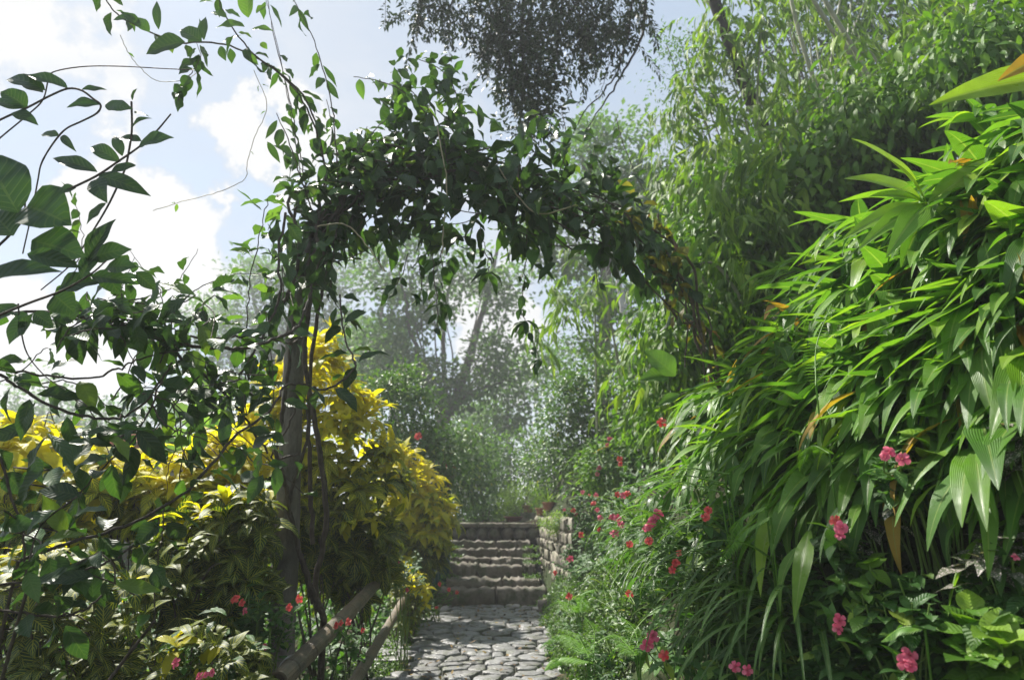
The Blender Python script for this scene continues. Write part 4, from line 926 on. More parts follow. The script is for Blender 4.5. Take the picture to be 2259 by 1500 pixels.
# ------------------------------------------------------------------ pots and the teal post by the steps
def build_pots():
    p = P(981, 1082, 12.4)
    t = thing('painted_post', (p[0], p[1], hz(p[0], p[1])), 'dark teal painted post standing left of the stone steps', 'post')
    o = MB(); tube(o, [(p[0], p[1], hz(p[0], p[1]) - .1), (p[0], p[1], p[2])], .12, 20); o.build('shaft', TEAL, t)
    o = MB(); q = P(963, 1196, 11.6); tube(o, spline([(q[0], q[1], .2), q, (q[0] - .03, q[1] - .02, q[2] + .03), (q[0] - .12, q[1], q[2] + .02)], 5), .035, 12); o.build('pipe', TEAL, t)
    def pot(name, label, px, py, Y, r, hh, mat, group=None, z=None):
        c = P(px, py, Y); 
        if z is not None: c[2] = z
        t = thing(name, tuple(c), label, 'pot', group); o = MB()
        lathe(o, c, [(.01, .005), (r * .62, 0), (r * .72, hh * .3), (r * .9, hh * .82), (r, hh * .84), (r * 1.02, hh), (r * .9, hh), (r * .86, hh * .85), (.01, hh * .84)], 20); o.build('body', mat, t); return c, t
    c, _ = pot('flower_pot', 'maroon pot of red flowers on the teal post', 981, 1081, 12.4, .17, .27, MAROON, z=p[2] + .002)
    pl = thing('potted_plant', (c[0], c[1], c[2] + .22), 'red flowering plant growing in the maroon pot', 'plant')
    o = MB(); C = c + (0, 0, .36) + rng.normal(0, .07, (24, 3)); clumps(o, C, rand3(24), 6, .05, .07, .035, 'ovate'); o.build('foliage', G['bush'], pl)
    for k in range(6): put_flower(pl, c + (rng.normal(0, .06), -.08, .42 + rng.normal(0, .05)), 'red', (0, -1, .4), 1.3)
    for (px, py, Y, r, hh, lab, pl_lab) in ((1210, 1136, 14.0, .13, .17, 'wide terracotta pot with a spiky plant at the wall corner', 'spiky leaved plant in the wide terracotta pot'),
                                  (1192, 1137, 14.2, .10, .15, 'small terracotta pot left of the spiky plant', None), (1165, 1132, 16.0, .13, .18, 'terracotta pot farther back under the lime bush', None), (1133, 1158, 14.9, .2, .12, 'dark red bowl sitting behind the top capstone', None)):
        b0 = P(px, py, Y); c, tt = pot('flower_pot', lab, px, py, Y, r, hh, MAROON if 'bowl' in lab else TERRA, 'pots above the steps', z=max(b0[2], hz(b0[0], b0[1]) + .0))
        if b0[2] > hz(b0[0], b0[1]) + .03:      # stands on a flat stone
            o = MB(); zz = hz(b0[0], b0[1]); bevel_box(o, (c[0], c[1], (zz + c[2]) / 2 - .004), (r * 2.6, r * 2.4, c[2] - zz + .05 - .008), 0, .5, .006); ob = o.build('stone_block', WALL); 
            tag(ob, 'flat stone under the ' + lab.split(' with')[0].split(' left')[0].split(' farther')[0].split(' sitting')[0] + (' nearest the wall' if 'wide' in lab else ''), 'stone')
        if pl_lab:
            q = thing('potted_plant', (c[0], c[1], c[2] + hh), pl_lab, 'plant'); o = MB(); n = 26; an = rng.uniform(0, 6.28, n); el = rng.uniform(.3, 1.4, n)
            D = np.stack([np.cos(an) * np.cos(el), np.sin(an) * np.cos(el), np.sin(el)], 1); leaves(o, np.repeat((c + (0, 0, hh * .85))[None], n, 0), D, UP + D * .1, rng.uniform(.25, .42, n), .03, 'strap', 6, 2, .9, .3); o.build('foliage', G['lime'], q)
    C, N, _ = inflate([(1190, 1150), (1200, 1132), (1245, 1132), (1262, 1160), (1240, 1175), (1200, 1172)], 11.6, .25, 40); b = np.array([C[:, 0].mean(), 11.6, C[:, 2].min() - .02])
    t = thing('moss_cushion', tuple(b), 'bright lime green mossy plant cushion on top of the beige wall', 'plant'); o = MB(); clumps(o, C, N, 40, .05, .035, .02, 'ellip', 2, 2); o.build('foliage', G['lime'], t)
build_pots()

# ------------------------------------------------------------------ right bank: ginger
def cane(st, lf, old, root, tip, n=11, L=.36, W=.058, oldp=.02, lift=.45):
    d = tip - root; mid = root + d * .45 + UP * (np.linalg.norm(d) * lift) - d * np.array([.1, .1, 0])
    p = spline([root, mid, tip], 10); stem_part(st, 'stem', GREENST, p, [.010, .009, .005], 6)
    ln = len(p); s = np.linspace(.22, .99, n); idx = np.clip((s * (ln - 1)).astype(int), 0, ln - 2)
    T = nrm(np.gradient(p, axis=0))[idx]; q = p[idx]
    sd = nrm(np.cross(T, UP) + rand3(1) * .3); sg = np.where(np.arange(n) % 2 == 0, 1., -1.)[:, None]
    D = nrm(T * (.55 + .6 * s[:, None]) + sg * sd * .62 + rand3(n) * .36 + UP * .08 + np.array([-.42, -.12, -.05]))
    Uv = UP + rand3(n) * .25 - T * .2
    sz = (.7 + .5 * np.sin(np.pi * np.clip(s, 0, 1) ** 1.3)) * rng.uniform(.62, 1.2, n)
    dr = rng.uniform(.3, 1.45, n); rr = np.clip(rng.normal(.45, .22, n) + .12 * (s - .5), 0, 1)
    k = rng.random(n) < oldp
    for mb, kk in ((lf, ~k),) + tuple((None, np.arange(n) == z) for z in np.nonzero(k)[0]):
        if mb is None: mb = MB(); old.append(mb)
        if kk.any(): leaves(mb, q[kk], D[kk], Uv[kk], L * sz[kk], W * sz[kk] * rng.uniform(.85, 1.2, kk.sum()), 'ginger', 12, 6, dr[kk], rng.uniform(.1, .45, kk.sum()), .10, rr[kk])
def ginger(px, py, label, nc=9, spread=100, off=.85, L=.40, W=.074, group='ginger clumps on the right bank', cl=(.6, 1.0), oldp=.022, extra=None, shift=None):
    c = march(px, py, off, 2.3); s = spread * M(c[1])
    gx, gy = c[0] + .55, c[1] + .35; root = np.array([gx, gy, hz(gx, gy)])
    t = thing('ginger_plant', tuple(root), label, 'ginger plant', group); lf, od = MB(), []
    for k in range(nc):
        a = rng.normal(0, .55, 2) * spread; tip = march(px + a[0], py + a[1], off + rng.uniform(-.2, .12), 2.2)
        r = tip + np.array([rng.uniform(*cl) * .62, rng.uniform(.0, .45), 0]); r[:2] = r[:2] * .75 + root[:2] * .25; r[2] = hz(r[0], r[1]) - .03
        cane(t, lf, od, r, tip, rng.integers(9, 13), L, W, oldp)
    if extra: extra(lf, od)
    lf.build('foliage', G['ginger'], t)
    for o in od: o.build('withered_leaf', G['ginger_old'], t)
    return t
def corner_leaf(lf, od):
    def lf_at(mb, bx, by, tx, ty, w, Y, droop=.35, fold=.25, r=.9, tilt=(0, -.75, .6)):
        a, b = P(bx, by, Y), P(tx, ty, Y - .05); D = b - a; L = np.linalg.norm(D); U = np.array(tilt, float)
        leaves(mb, a[None], D[None] / L + U[None] * droop * .45, U[None], [L * 1.03], [w * M(Y)], 'ginger', 14, 8, droop, fold, .06, [r])
    lf_at(lf, 2340, 170, 2060, 226, 92, 2.2, r=.95, tilt=(0, -.95, .3)); o = MB(); od.append(o); lf_at(o, 2310, 122, 2205, 176, 52, 2.15, r=.3, tilt=(0, -.95, .3))
def star(lf, od):
    Y = float(march(2045, 452, 1.0)[1])
    for (tx, ty, w, r) in ((1875, 388, 62, .9), (1910, 292, 52, .95), (2185, 548, 70, .95), (2062, 640, 60, .35), (1990, 585, 50, .45), (1960, 560, 46, .6), (1865, 525, 40, .8), (1900, 545, 40, .75), (1925, 430, 40, .7), (2230, 330, 44, .9)):
        a, b = P(2045, 452, Y), P(tx, ty, Y - .12 + rng.uniform(-.1, .1)); D = b - a; L = np.linalg.norm(D); U = np.array([0, -.75, .6])
        leaves(lf, a[None], D[None] / L + U[None] * .3, U[None], [L * 1.06], [w * 1.35 * M(Y)], 'ginger', 14, 8, .6, .25, .06, [r])
GI = [(2180, 330, 'ginger clump with a yellow orange tipped leaf in the top right corner', dict(extra=corner_leaf)),
      (2050, 460, 'bright ginger clump with a star of broad leaves at its tip', dict(extra=star)),
      (2210, 560, 'ginger clump hanging broad pale leaves at the right edge', {}),
      (1960, 590, 'ginger clump of broad hanging leaves below the star of leaves', {}),
      (1830, 570, 'ginger clump on the bank crest below the leafy climbers', {}),
      (1750, 660, 'ginger clump on the bank crest right of the arch foot', {}),
      (1880, 720, 'ginger clump around the upright curled fern frond', {}),
      (2090, 720, 'ginger clump with long light leaf sprays on the upper right bank', dict(L=.45, W=.082)),
      (2230, 720, 'ginger clump with bright arching leaves at the right edge below midheight', {}),
      (1650, 770, 'ginger clump touching the brown twigs of the arch foot', {}),
      (1760, 830, 'ginger clump spraying broad leaves in the middle of the bank', {}),
      (1560, 860, 'ginger clump just below the arch foot', {}),
      (1660, 920, 'ginger clump with leaves hanging above the long fern fronds', {}),
      (1480, 930, 'farthest ginger clump beside the green bush', {}),
      (1880, 930, 'ginger clump with leaves drooping above the pair of pink flowers', {}),
      (2010, 860, 'ginger clump with a long bright spray pointing down left', {}),
      (2160, 870, 'ginger clump with a yellowing leaf on the right of the bank', dict(oldp=.08)),
      (1560, 990, 'ginger clump directly above the long fern fronds', {}),
      (1760, 1030, 'ginger clump right of the long fern fronds', {}),
      (1480, 1060, 'narrow leaved ginger clump left of the long fern fronds', dict(L=.32, W=.055)),
      (1890, 1110, 'ginger clump behind the red and pink flower pair', {}),
      (2080, 1060, 'shaded ginger clump with an orange dying leaf', dict(oldp=.07)),
      (2200, 1010, 'shaded ginger clump behind the speckled plant', {}),
      (1690, 1140, 'ginger clump behind the small drooping fern', {}),
      
      
      (2190, 1220, 'ginger clump with a large hanging leaf at lower right', dict(nc=4))]
for px, py, lab, kw in GI: ginger(px, py, lab, **kw)

# ------------------------------------------------------------------ ferns
def frond(mb, a, mid, b, w, npin=26, m=0):
    p = spline([a, mid, b], 12); n = len(p); tube(mb, p, [.004, .003, .0015], 5, r=.8)
    q, T, s = along(p, np.linalg.norm(b - a) / npin, 0)
    sd = nrm(np.cross(T, UP + np.array([0, -.3, 0])))
    wl = w * np.sin(np.pi * np.clip(s, .03, 1) ** .6) ** .8
    for sg in (1, -1):
        D = nrm(sd * sg + T * .35 + DOWN * .12); leaves(mb, q, D, UP + rand3(len(q)) * .1, wl, w * .2, 'lance', 4, 2, .5, .15)
def fern(label, fr, Y, off=None, rootdx=.3):
    e = fr[0][0]; a0 = march(*e, Y) if Y < 2 else P(*e, Y)
    root = np.array([a0[0] + .05, a0[1] + .1, 0]); root[2] = min(hz(root[0], root[1]), a0[2] - .02)
    t = thing('fern', tuple(root), label, 'fern', 'ferns on the right bank')
    for (b, m_, e, w) in fr:
        o = MB(); pa, pm, pe = [(march(*q, Y) if Y < 2 else P(*q, Y)) for q in (b, m_, e)]
        frond(o, pa, pm, pe, w * M(pa[1])); tube(o, spline([root, (root + pa) / 2 + UP * .05, pa], 4), .004, 5); o.build('frond', G['fern'], t)
fern('broad fern with long feathery fronds pointing left above the pink flowers', [((1610, 1045), (1500, 1035), (1400, 1075), 34), ((1590, 1085), (1480, 1065), (1370, 1120), 40), ((1600, 1065), (1480, 1050), (1350, 1080), 36)], 1.12)
fern('small drooping fern at the middle of the bank', [((1700, 1140), (1640, 1175), (1580, 1250), 30), ((1690, 1120), (1640, 1140), (1600, 1200), 26)], 1.1)
fern('upright curled fern frond among the ginger leaves', [((1800, 850), (1802, 760), (1835, 670), 30)], 1.2)
fern('short light green fern curled near the lower right flowers', [((2040, 1385), (1990, 1385), (1945, 1415), 30)], .85)
fern('pale fern tip above the red and pink flower pair', [((1830, 1000), (1790, 985), (1765, 1040), 34)], 1.15)
fern('small fern hanging above the ground cover', [((1430, 1110), (1390, 1120), (1345, 1170), 26), ((1440, 1130), (1400, 1145), (1370, 1190), 24)], .9)

fern('fern spreading over the right edge of the path nearest the viewer', [((1290, 1440), (1240, 1400), (1190, 1430), 30), ((1300, 1450), (1270, 1400), (1230, 1385), 30), ((1300, 1460), (1240, 1450), (1200, 1480), 28), ((1310, 1440), (1310, 1390), (1290, 1360), 28)], .42)
fern('fern at the foot of the bank beside the loose stone block', [((1270, 1350), (1235, 1325), (1200, 1345), 22), ((1275, 1345), (1255, 1310), (1225, 1305), 22), ((1280, 1350), (1290, 1310), (1310, 1300), 22)], .42)
fern('fern at the bank foot under the drooping strap leaves', [((1400, 1440), (1355, 1400), (1310, 1420), 30), ((1405, 1445), (1370, 1420), (1335, 1460), 28), ((1410, 1440), (1400, 1390), (1370, 1360), 28)], .5)
# ------------------------------------------------------------------ strap leaved plants
def strap(px, py, label, n=34, L=.75, off=.35):
    c = march(px, py, off); root = np.array([c[0], c[1], hz(c[0], c[1])])
    t = thing('strap_leaf_plant', tuple(root), label, 'plant', 'strap leaved plants low on the right bank'); o = MB()
    an = rng.normal(math.pi * 1.1, .7, n); el = rng.uniform(.35, 1.2, n); B = np.repeat(c[None], n, 0) + rng.normal(0, .05, (n, 3))
    D = np.stack([np.cos(an) * np.cos(el), np.sin(an) * np.cos(el), np.sin(el)], 1)
    leaves(o, B, D, UP + D * .05, rng.uniform(.5, 1.1, n) * L, rng.uniform(.022, .036, n), 'strap', 14, 4, rng.uniform(1.4, 2.5, n), .25, .03, np.clip(rng.normal(.45, .25, n), 0, 1)); o.build('foliage', G['strap'], t)
    o = MB(); tube(o, [root - (0, 0, .02), c + (0, 0, .02)], .03, 8); o.build('stem', GREENST, t)
for a in ((1640, 1200, 'strap leaved plant with long drooping blades, highest of its row'), (1560, 1260, 'strap leaved plant above the lone pink flower by the path'), (1690, 1290, 'dark strap leaved plant in the middle of the lower bank'),
          (1500, 1230, 'strap leaved plant beside the red and coral flower spike'), (1620, 1360, 'strap leaved plant above the two bright pink flowers'), (1760, 1380, 'strap leaved plant in the deep shade left of the lone pink flower'), (1420, 1180, 'narrow strap leaved plant above the ground cover')): strap(*a)

# ------------------------------------------------------------------ impatiens
def impatiens(label, c, rx, flowers, n=60, L=.075, side='r', off=.4, group='flowering impatiens along the path'):
    """c: photo centre; flowers: photo points with colour; small toothed leaves in whorls on fleshy stems"""
    get = (lambda x, y, o: march(x, y, o)) if side == 'r' else (lambda x, y, o: P(x, y, off + rng.uniform(-.1, .1)))
    C = [];
    for k in range(n):
        q = rng.normal(0, .5, 2) * rx + c; C.append(get(q[0], q[1], off + rng.uniform(-.12, .06)))
    C = np.array(C); m = C.mean(0); root = np.array([m[0] + (.15 if side == 'r' else 0), m[1] + .1, 0]); root[2] = hz(root[0], root[1])
    t = thing('impatiens', tuple(root), label, 'flowering plant', group); st = MB(); lf = MB()
    for k in range(0, n, 5): stem_part(t, 'stem', GREENST, spline([root + (rng.normal(0, .05), rng.normal(0, .05), -.02), (root + C[k]) / 2 + rand3(1)[0] * .05, C[k]], 5), [.006, .004], 5)
    rosettes(lf, C, np.repeat(np.array([[-.3, -.5, .5]]), n, 0), 5, L, L * .48, 0, .7, .1, 6, 2)
    for f in flowers:
        fx, fy, kd = f[:3]; p = march(fx, fy, off + (.24 if f[0] > 1480 else .36)) if side == 'r' else P(fx, fy, off - .22)
        put_flower(t, p, kd, (-.35 + random.uniform(-.3, .3), -1, .35 + random.uniform(-.3, .3)), (f[3] if len(f) > 3 else 1.) * random.uniform(.78, 1.08) * (.8 if fx > 1480 or side == 'l' else 1.))
        stem_part(t, 'stem', GREENST, spline([p + (0, .004, -.002), p + (.02, .05, -.05), C[np.argmin(np.linalg.norm(C - p, axis=1))]], 4), .0025, 5)
        b = p + np.array([.01, .06, -.035]); leaves(lf, np.repeat(b[None], 3, 0), nrm(rand3(3) + np.array([0, -.2, .2])), UP + rand3(3) * .3, L, L * .45, 'ovate', 6, 2, .7, .2)
    lf.build('foliage', G['impatiens'], t); return t
IR = [('impatiens with two pink blooms high on the right bank', (1975, 1040), 60, [(1960, 998, 'pink', 1.1), (1990, 1012, 'pink', 1.1), (1952, 1008, 'pink')], 40, .85),
      ('impatiens with one red and one pink bloom mid bank', (1840, 1180), 60, [(1843, 1148, 'red'), (1857, 1165, 'pink', 1.1), (1852, 1180, 'pink', 1.1)], 36, .75),
      ('impatiens with a single coral bloom among the ginger', (1555, 1150), 50, [(1563, 1125, 'red'), (1558, 1140, 'red')], 30, .75),
      ('impatiens with a vertical spike of red and coral blooms', (1500, 1230), 55, [(1497, 1220, 'red'), (1490, 1240, 'red'), (1483, 1256, 'red', 1.1)], 36, .65),
      ('impatiens with a lone pink bloom low in the right bank', (1870, 1390), 90, [(1852, 1368, 'pink', 1.1), (1848, 1385, 'pink', 1.1)], 60, .5),
      ('impatiens with two bright pink blooms and a yellow leaf at the bottom', (1640, 1480), 70, [(1622, 1470, 'pink', 1.1), (1649, 1478, 'pink', 1.1)], 50, .45),
      ('impatiens with a large pink bloom at the bottom right', (2020, 1450), 100, [(2008, 1445, 'pink', 1.2), (2000, 1462, 'pink', 1.2), (2010, 1468, 'pink')], 80, .45),
      ('impatiens with pink blooms under the strap leaves by the path', (1440, 1420), 50, [(1440, 1402, 'pink', 1.2), (1428, 1422, 'pink'), (1465, 1445, 'red')], 40, .4),
      ('impatiens with a thick cluster of pink blooms beside the broad fern', (1420, 1150), 55, [(1432, 1160, 'pink', 1.2), (1440, 1148, 'pink', 1.2), (1452, 1134, 'pink', 1.2), (1425, 1165, 'pink'), (1390, 1200, 'red'), (1432, 1192, 'red')], 40, .6),
      ('impatiens with a tall chain of pink and red blooms left of the fern', (1330, 1130), 50, [(1315, 1092, 'pink', 1.3), (1310, 1110, 'red', 1.2), (1318, 1124, 'pink', 1.2), (1324, 1142, 'pink', 1.3), (1350, 1140, 'pink', 1.2), (1362, 1142, 'pink', 1.2), (1370, 1156, 'pink', 1.2), (1356, 1176, 'pink', 1.3), (1322, 1168, 'red')], 60, .5),
      ('impatiens with pink blooms at the right wall end', (1280, 1140), 40, [(1285, 1085, 'pink', 1.3), (1300, 1092, 'red', 1.2), (1265, 1125, 'red', 1.4), (1270, 1135, 'pink', 1.3), (1245, 1124, 'pink')], 50, .5),
      ('impatiens with blooms behind the tips of the broad fern', (1380, 1080), 45, [(1362, 1090, 'red', 1.2), (1375, 1092, 'pink', 1.4), (1384, 1088, 'red', 1.3)], 40, .6),
      ('impatiens with upright coral blooms farthest up the flower bank', (1340, 1010), 45, [(1345, 968, 'pink', 1.6), (1340, 982, 'pink', 1.7), (1368, 1012, 'red', 1.6), (1368, 1024, 'red', 1.5), (1322, 1032, 'pink', 1.6), (1318, 1046, 'pink', 1.6), (1460, 932, 'red', 1.6)], 60, .6),
      ('impatiens with scattered red blooms above the mossy path edge', (1270, 1230), 45, [(1281, 1180, 'red', 1.4), (1258, 1232, 'pink', 1.3), (1225, 1262, 'red', 1.1), (1256, 1316, 'red', 1.2), (1388, 1308, 'red')], 80, .4),
      ('impatiens with no open bloom beside the speckled plant', (2170, 1330), 90, [(2240, 1228, 'pink', .6)], 70, .45),
      ('impatiens with no open bloom filling the lower middle of the bank', (1780, 1430), 90, [], 70, .35)]
for lab, c, rx, fl, n, off in IR: impatiens(lab, c, rx, fl, n, .09, 'r', off + .1)
IL = [('impatiens with coral and magenta blooms at the foot of the trunk post', (570, 1370), 70, [(520, 1320, 'red', 1.), (533, 1330, 'red'), (540, 1347, 'pink'), (515, 1322, 'red'), (660, 1322, 'red', 1.1), (637, 1340, 'red'), (583, 1426, 'pink')], 90, 4.25),
      ('impatiens with coral blooms between the two bamboo rails', (770, 1410), 45, [(742, 1380, 'red', 1.1), (752, 1374, 'red'), (768, 1372, 'red'), (800, 1390, 'red')], 13, 4.7),
      ('impatiens with pink blooms at the bottom edge left of the rail', (450, 1490), 90, [(388, 1461, 'pink', 1.1), (440, 1492, 'pink', 1.), (468, 1482, 'pink', 1.), (455, 1488, 'pink')], 90, 3.7),
      ('impatiens with a magenta bloom hanging over the far rail end', (890, 1260), 36, [(875, 1246, 'pink', 1.5), (898, 1300, 'pink', 1.3)], 40, 7.0),
      ('impatiens with small red blooms at the foot of the steps', (960, 1310), 36, [(970, 1287, 'red', 1.6), (990, 1300, 'red', 1.5), (1008, 1306, 'red', 1.5), (963, 1340, 'red', 1.3), (948, 1296, 'red', 1.4)], 60, 9.8)]
for lab, c, rx, fl, n, Y in IL: impatiens(lab, c, rx, fl, n, .075, 'l', Y)

# ------------------------------------------------------------------ speckled plants, small broad plants, ground cover
def low_plant(name, label, c, rx, n, off, L, W, mat, nl=6, group=None, droop=.8):
    C = np.array([march(*(rng.normal(0, .5, 2) * rx + c), off + rng.uniform(-.12, .08)) for _ in range(n)]); m = C.mean(0); root = np.array([m[0] + .1, m[1] + .08, 0]); root[2] = hz(root[0], root[1])
    t = thing(name, tuple(root), label, 'plant', group); st = MB(); lf = MB()
    for q in C: stem_part(t, 'stem', GREENST, spline([root + (rng.normal(0, .04), rng.normal(0, .04), -.02), (root + q) / 2 + rand3(1)[0] * .04, q], 4), [.005, .003], 5)
    rosettes(lf, C, np.repeat(np.array([[-.3, -.4, .5]]), n, 0), nl, L, W, 0, droop, .1, 7, 4); lf.build('foliage', mat, t)
sp = 'speckled plants on the right bank'
low_plant('speckled_plant', 'grey white speckled plant at the right edge above the shaded ginger', (2235, 980), 40, 8, .9, .11, .055, G['dotted'], 6, sp)
low_plant('speckled_plant', 'grey white speckled plant with drooping leaves at right below midheight', (2180, 1200), 50, 8, .75, .12, .05, G['dotted'], 6, sp)
low_plant('speckled_plant', 'speckled plant in the bottom right corner', (2240, 1450), 45, 10, .5, .11, .06, G['dotted'], 6, sp)
low_plant('speckled_plant', 'small speckled plant under the red and pink flower pair', (1915, 1120), 40, 6, .8, .09, .04, G['dotted'], 5, sp)
low_plant('broad_leaf_plant', 'round leaved plant below the yellowing ginger leaf', (2010, 940), 60, 7, .9, .13, .1, G['climber'], 5, 'round leaved plants on the right bank')
low_plant('broad_leaf_plant', 'round leaved plant in the lower right corner beside the large pink bloom', (2170, 1400), 80, 14, 0.72, .13, .1, G['climber'], 6, 'round leaved plants on the right bank')
low_plant('broad_leaf_plant', 'round leaved plant above the lone pink bloom', (1880, 1290), 70, 14, 0.77, .11, .07, G['climber'], 6, 'round leaved plants on the right bank')
low_plant('broad_leaf_plant', 'glossy leaved plant beside the coral bloom spike', (1560, 1280), 60, 12, .5, .10, .06, G['impatiens'], 6, 'round leaved plants on the right bank')

low_plant('broad_leaf_plant', 'small leaved plant among the roots at the bottom left of the two bright pink flowers', (1560, 1440), 70, 22, 0.62, .09, .045, G['impatiens'], 7, 'round leaved plants on the right bank')
low_plant('broad_leaf_plant', 'small glossy plant in the dark gap right of the strap leaves', (1740, 1310), 70, 20, 0.72, .10, .05, G['impatiens'], 7, 'round leaved plants on the right bank')
low_plant('broad_leaf_plant', 'leafy plant covering the lower bank between the lone pink and large pink blooms', (1960, 1330), 90, 26, 0.77, .10, .055, G['impatiens'], 7, 'round leaved plants on the right bank')
low_plant('broad_leaf_plant', 'leafy plant overhanging the right edge of the path', (1260, 1350), 60, 26, .3, .08, .04, G['impatiens'], 6, 'round leaved plants on the right bank')
low_plant('broad_leaf_plant', 'leafy plant on the bank foot right of the path bottom', (1350, 1330), 70, 24, .4, .085, .045, G['bush'], 6, 'round leaved plants on the right bank')
low_plant('broad_leaf_plant', 'leafy plant at the bottom edge right of the path', (1330, 1450), 70, 24, .3, .08, .042, G['impatiens'], 6, 'round leaved plants on the right bank')
def ground_cover():
    o = MB()
    x = rng.uniform(.38, 1.25, 9000); y = rng.uniform(5.0, 11.4, 9000); k = (x > .42 + .1 * np.sin(y * 3.1) + .06 * np.sin(y * 7)) ; x, y = x[k], y[k]
    C = np.stack([x, y, h(x, y) + rng.uniform(.0, .10, len(x)) + .13 * sstep(.5, .9, x) * rng.random(len(x))], 1); n = len(C)
    leaves(o, np.repeat(C, 3, 0) + rng.normal(0, .02, (3 * n, 3)), nrm(rand3(3 * n) + UP * .3 + np.array([-.3, -.4, 0])), UP + rand3(3 * n) * .5, rng.uniform(.03, .06, 3 * n), rng.uniform(.016, .03, 3 * n), 'ellip', 3, 2, .6, .2)
    # weeds at the left edge of the path, on the steps and between the stones
    for (x0, x1, y0, y1, nn, hh) in ((-1.5, -1.12, 6, 11.4, 2600, .1), (-1.2, .5, 11.2, 11.46, 500, .04), (.2, .5, 11.9, 13.6, 500, .05), (-1.2, -.9, 11.9, 13.6, 300, .05)):
        x = rng.uniform(x0, x1, nn); y = rng.uniform(y0, y1, nn); zz = h(x, y)
        for yy, z1 in ((11.5, .244), (11.92, .35), (12.4, .54), (12.8, .63), (13.2, .75), (13.6, .88)): zz = np.where((y > yy) & (x > -1.2) & (x < .5), np.maximum(zz, z1), zz)
        C = np.stack([x, y, zz + rng.uniform(0, hh, nn)], 1); leaves(o, C, nrm(rand3(nn) + UP * .6), UP + rand3(nn) * .5, rng.uniform(.03, .07, nn), rng.uniform(.012, .03, nn), 'ellip', 3, 2, .7, .2)
    nn = 5200; x = rng.uniform(-1.2, .52, nn); y = rng.uniform(5.5, 11.3, nn); C = np.stack([x, y, np.full(nn, -.035) + rng.uniform(0, .02, nn)], 1)
    leaves(o, C, nrm(rand3(nn) + UP * .5), UP + rand3(nn) * .4, rng.uniform(.015, .035, nn), rng.uniform(.008, .015, nn), 'ellip', 2, 2, .5, .2)
    o.build('ground_cover', G['grass'], kind='stuff')
    o = MB(); nn = 260; x = rng.uniform(-1.15, .5, nn); y = rng.uniform(5.5, 11.4, nn); C = np.stack([x, y, np.full(nn, .045)], 1)
    leaves(o, C, nrm(rand3(nn) * np.array([1, 1, .15])), UP + rand3(nn) * .3, rng.uniform(.03, .09, nn), rng.uniform(.015, .04, nn), 'ovate', 5, 2, rng.uniform(-.6, .8, nn), .2)
    o.build('leaf_litter', G['litter'], kind='stuff')
    # leafy undergrowth mantle over the bank and under the hedges
    o = MB(); n = 9000; x = rng.uniform(.9, 7., n); y = rng.uniform(1.5, 14, n); C = np.stack([x, y, h(x, y) + rng.uniform(.0, .42, n)], 1)
    m = 8000; x2 = -1.55 - rng.uniform(0, 1, m) ** 1.4 * 6; y2 = rng.uniform(2.6, 13, m); C = np.vstack([C, np.stack([x2, y2, h(x2, y2) + rng.uniform(0, 1, m) ** 1.5 * .75 * sstep(1.4, 2.2, -x2)], 1)]); n = len(C)
    leaves(o, C, nrm(rand3(n) + np.array([-.5, -.5, .1])), UP + rand3(n) * .5, rng.uniform(.10, .22, n), rng.uniform(.04, .08, n), 'ovate', 4, 2, .9, .25)
    o.build('undergrowth', G['impatiens'], kind='stuff')
ground_cover()

# ------------------------------------------------------------------ bamboo thicket and climbers up the bank
def bamboo(label, poly, Y, T, nsp, culms=5, L=.31, W=.05, base=None, per=7, group='bamboo up the right bank', culm_r=.022):
    nsp = int(nsp * .72); kc = max(6, nsp // 7); C0, N0, pp = inflate(poly, Y, T, kc, .5); ci = rng.integers(0, kc, nsp); C = C0[ci] + rng.normal(0, 1, (nsp, 3)) * np.array([.2, .2, .3]); N = N0[ci]; p = np.asarray(poly, float)
    if base is None: b = P(p[:, 0].mean() + 40, p[:, 1].max(), Y); base = np.array([b[0] + .3, b[1] + .3, 0])
    base = np.array(base, float); base[2] = hz(base[0], base[1])
    t = thing('bamboo', tuple(base), label, 'bamboo', group); st = MB(); lf = MB()
    for k in range(culms):
        e = C[np.argsort(C[:, 2])[-rng.integers(1, max(2, len(C) // 3))]]; r0 = base + (rng.normal(0, .25), rng.normal(0, .25), -.1)
        stem_part(t, 'culm', CULM, spline([r0, r0 * .45 + e * .55 + (0, 0, .9), e + (0, 0, .1)], 8), [culm_r, culm_r * .8, culm_r * .25], 8)
    n = len(C) * per; ci = np.repeat(np.arange(len(C)), per)
    tw = nrm(rand3(len(C)) * np.array([1, 1, .3]) + N * .6)              # each spray hangs off a drooping twig
    s = np.tile(np.linspace(0, 1, per), len(C)); tl = rng.uniform(.2, .45, len(C))[ci]
    B = C[ci] + tw[ci] * (s * tl)[:, None] + DOWN * (s ** 2 * tl * .6)[:, None]
    D = nrm(tw[ci] * .6 + DOWN * rng.uniform(.5, 1.6, n)[:, None] + rand3(n) * .38)
    cr = np.clip(rng.random(len(C))[ci] * .6 + rng.random(n) * .4, 0, 1)
    leaves(lf, B, D, UP * .6 + rand3(n) * .8 + N[ci] * .6, L * rng.uniform(.6, 1.2, n), W * rng.uniform(.7, 1.3, n), 'lance', 5, 2, rng.uniform(.2, 1.1, n), .2, 0, cr)
    lf.build('foliage', G['bamboo'], t); return t, C
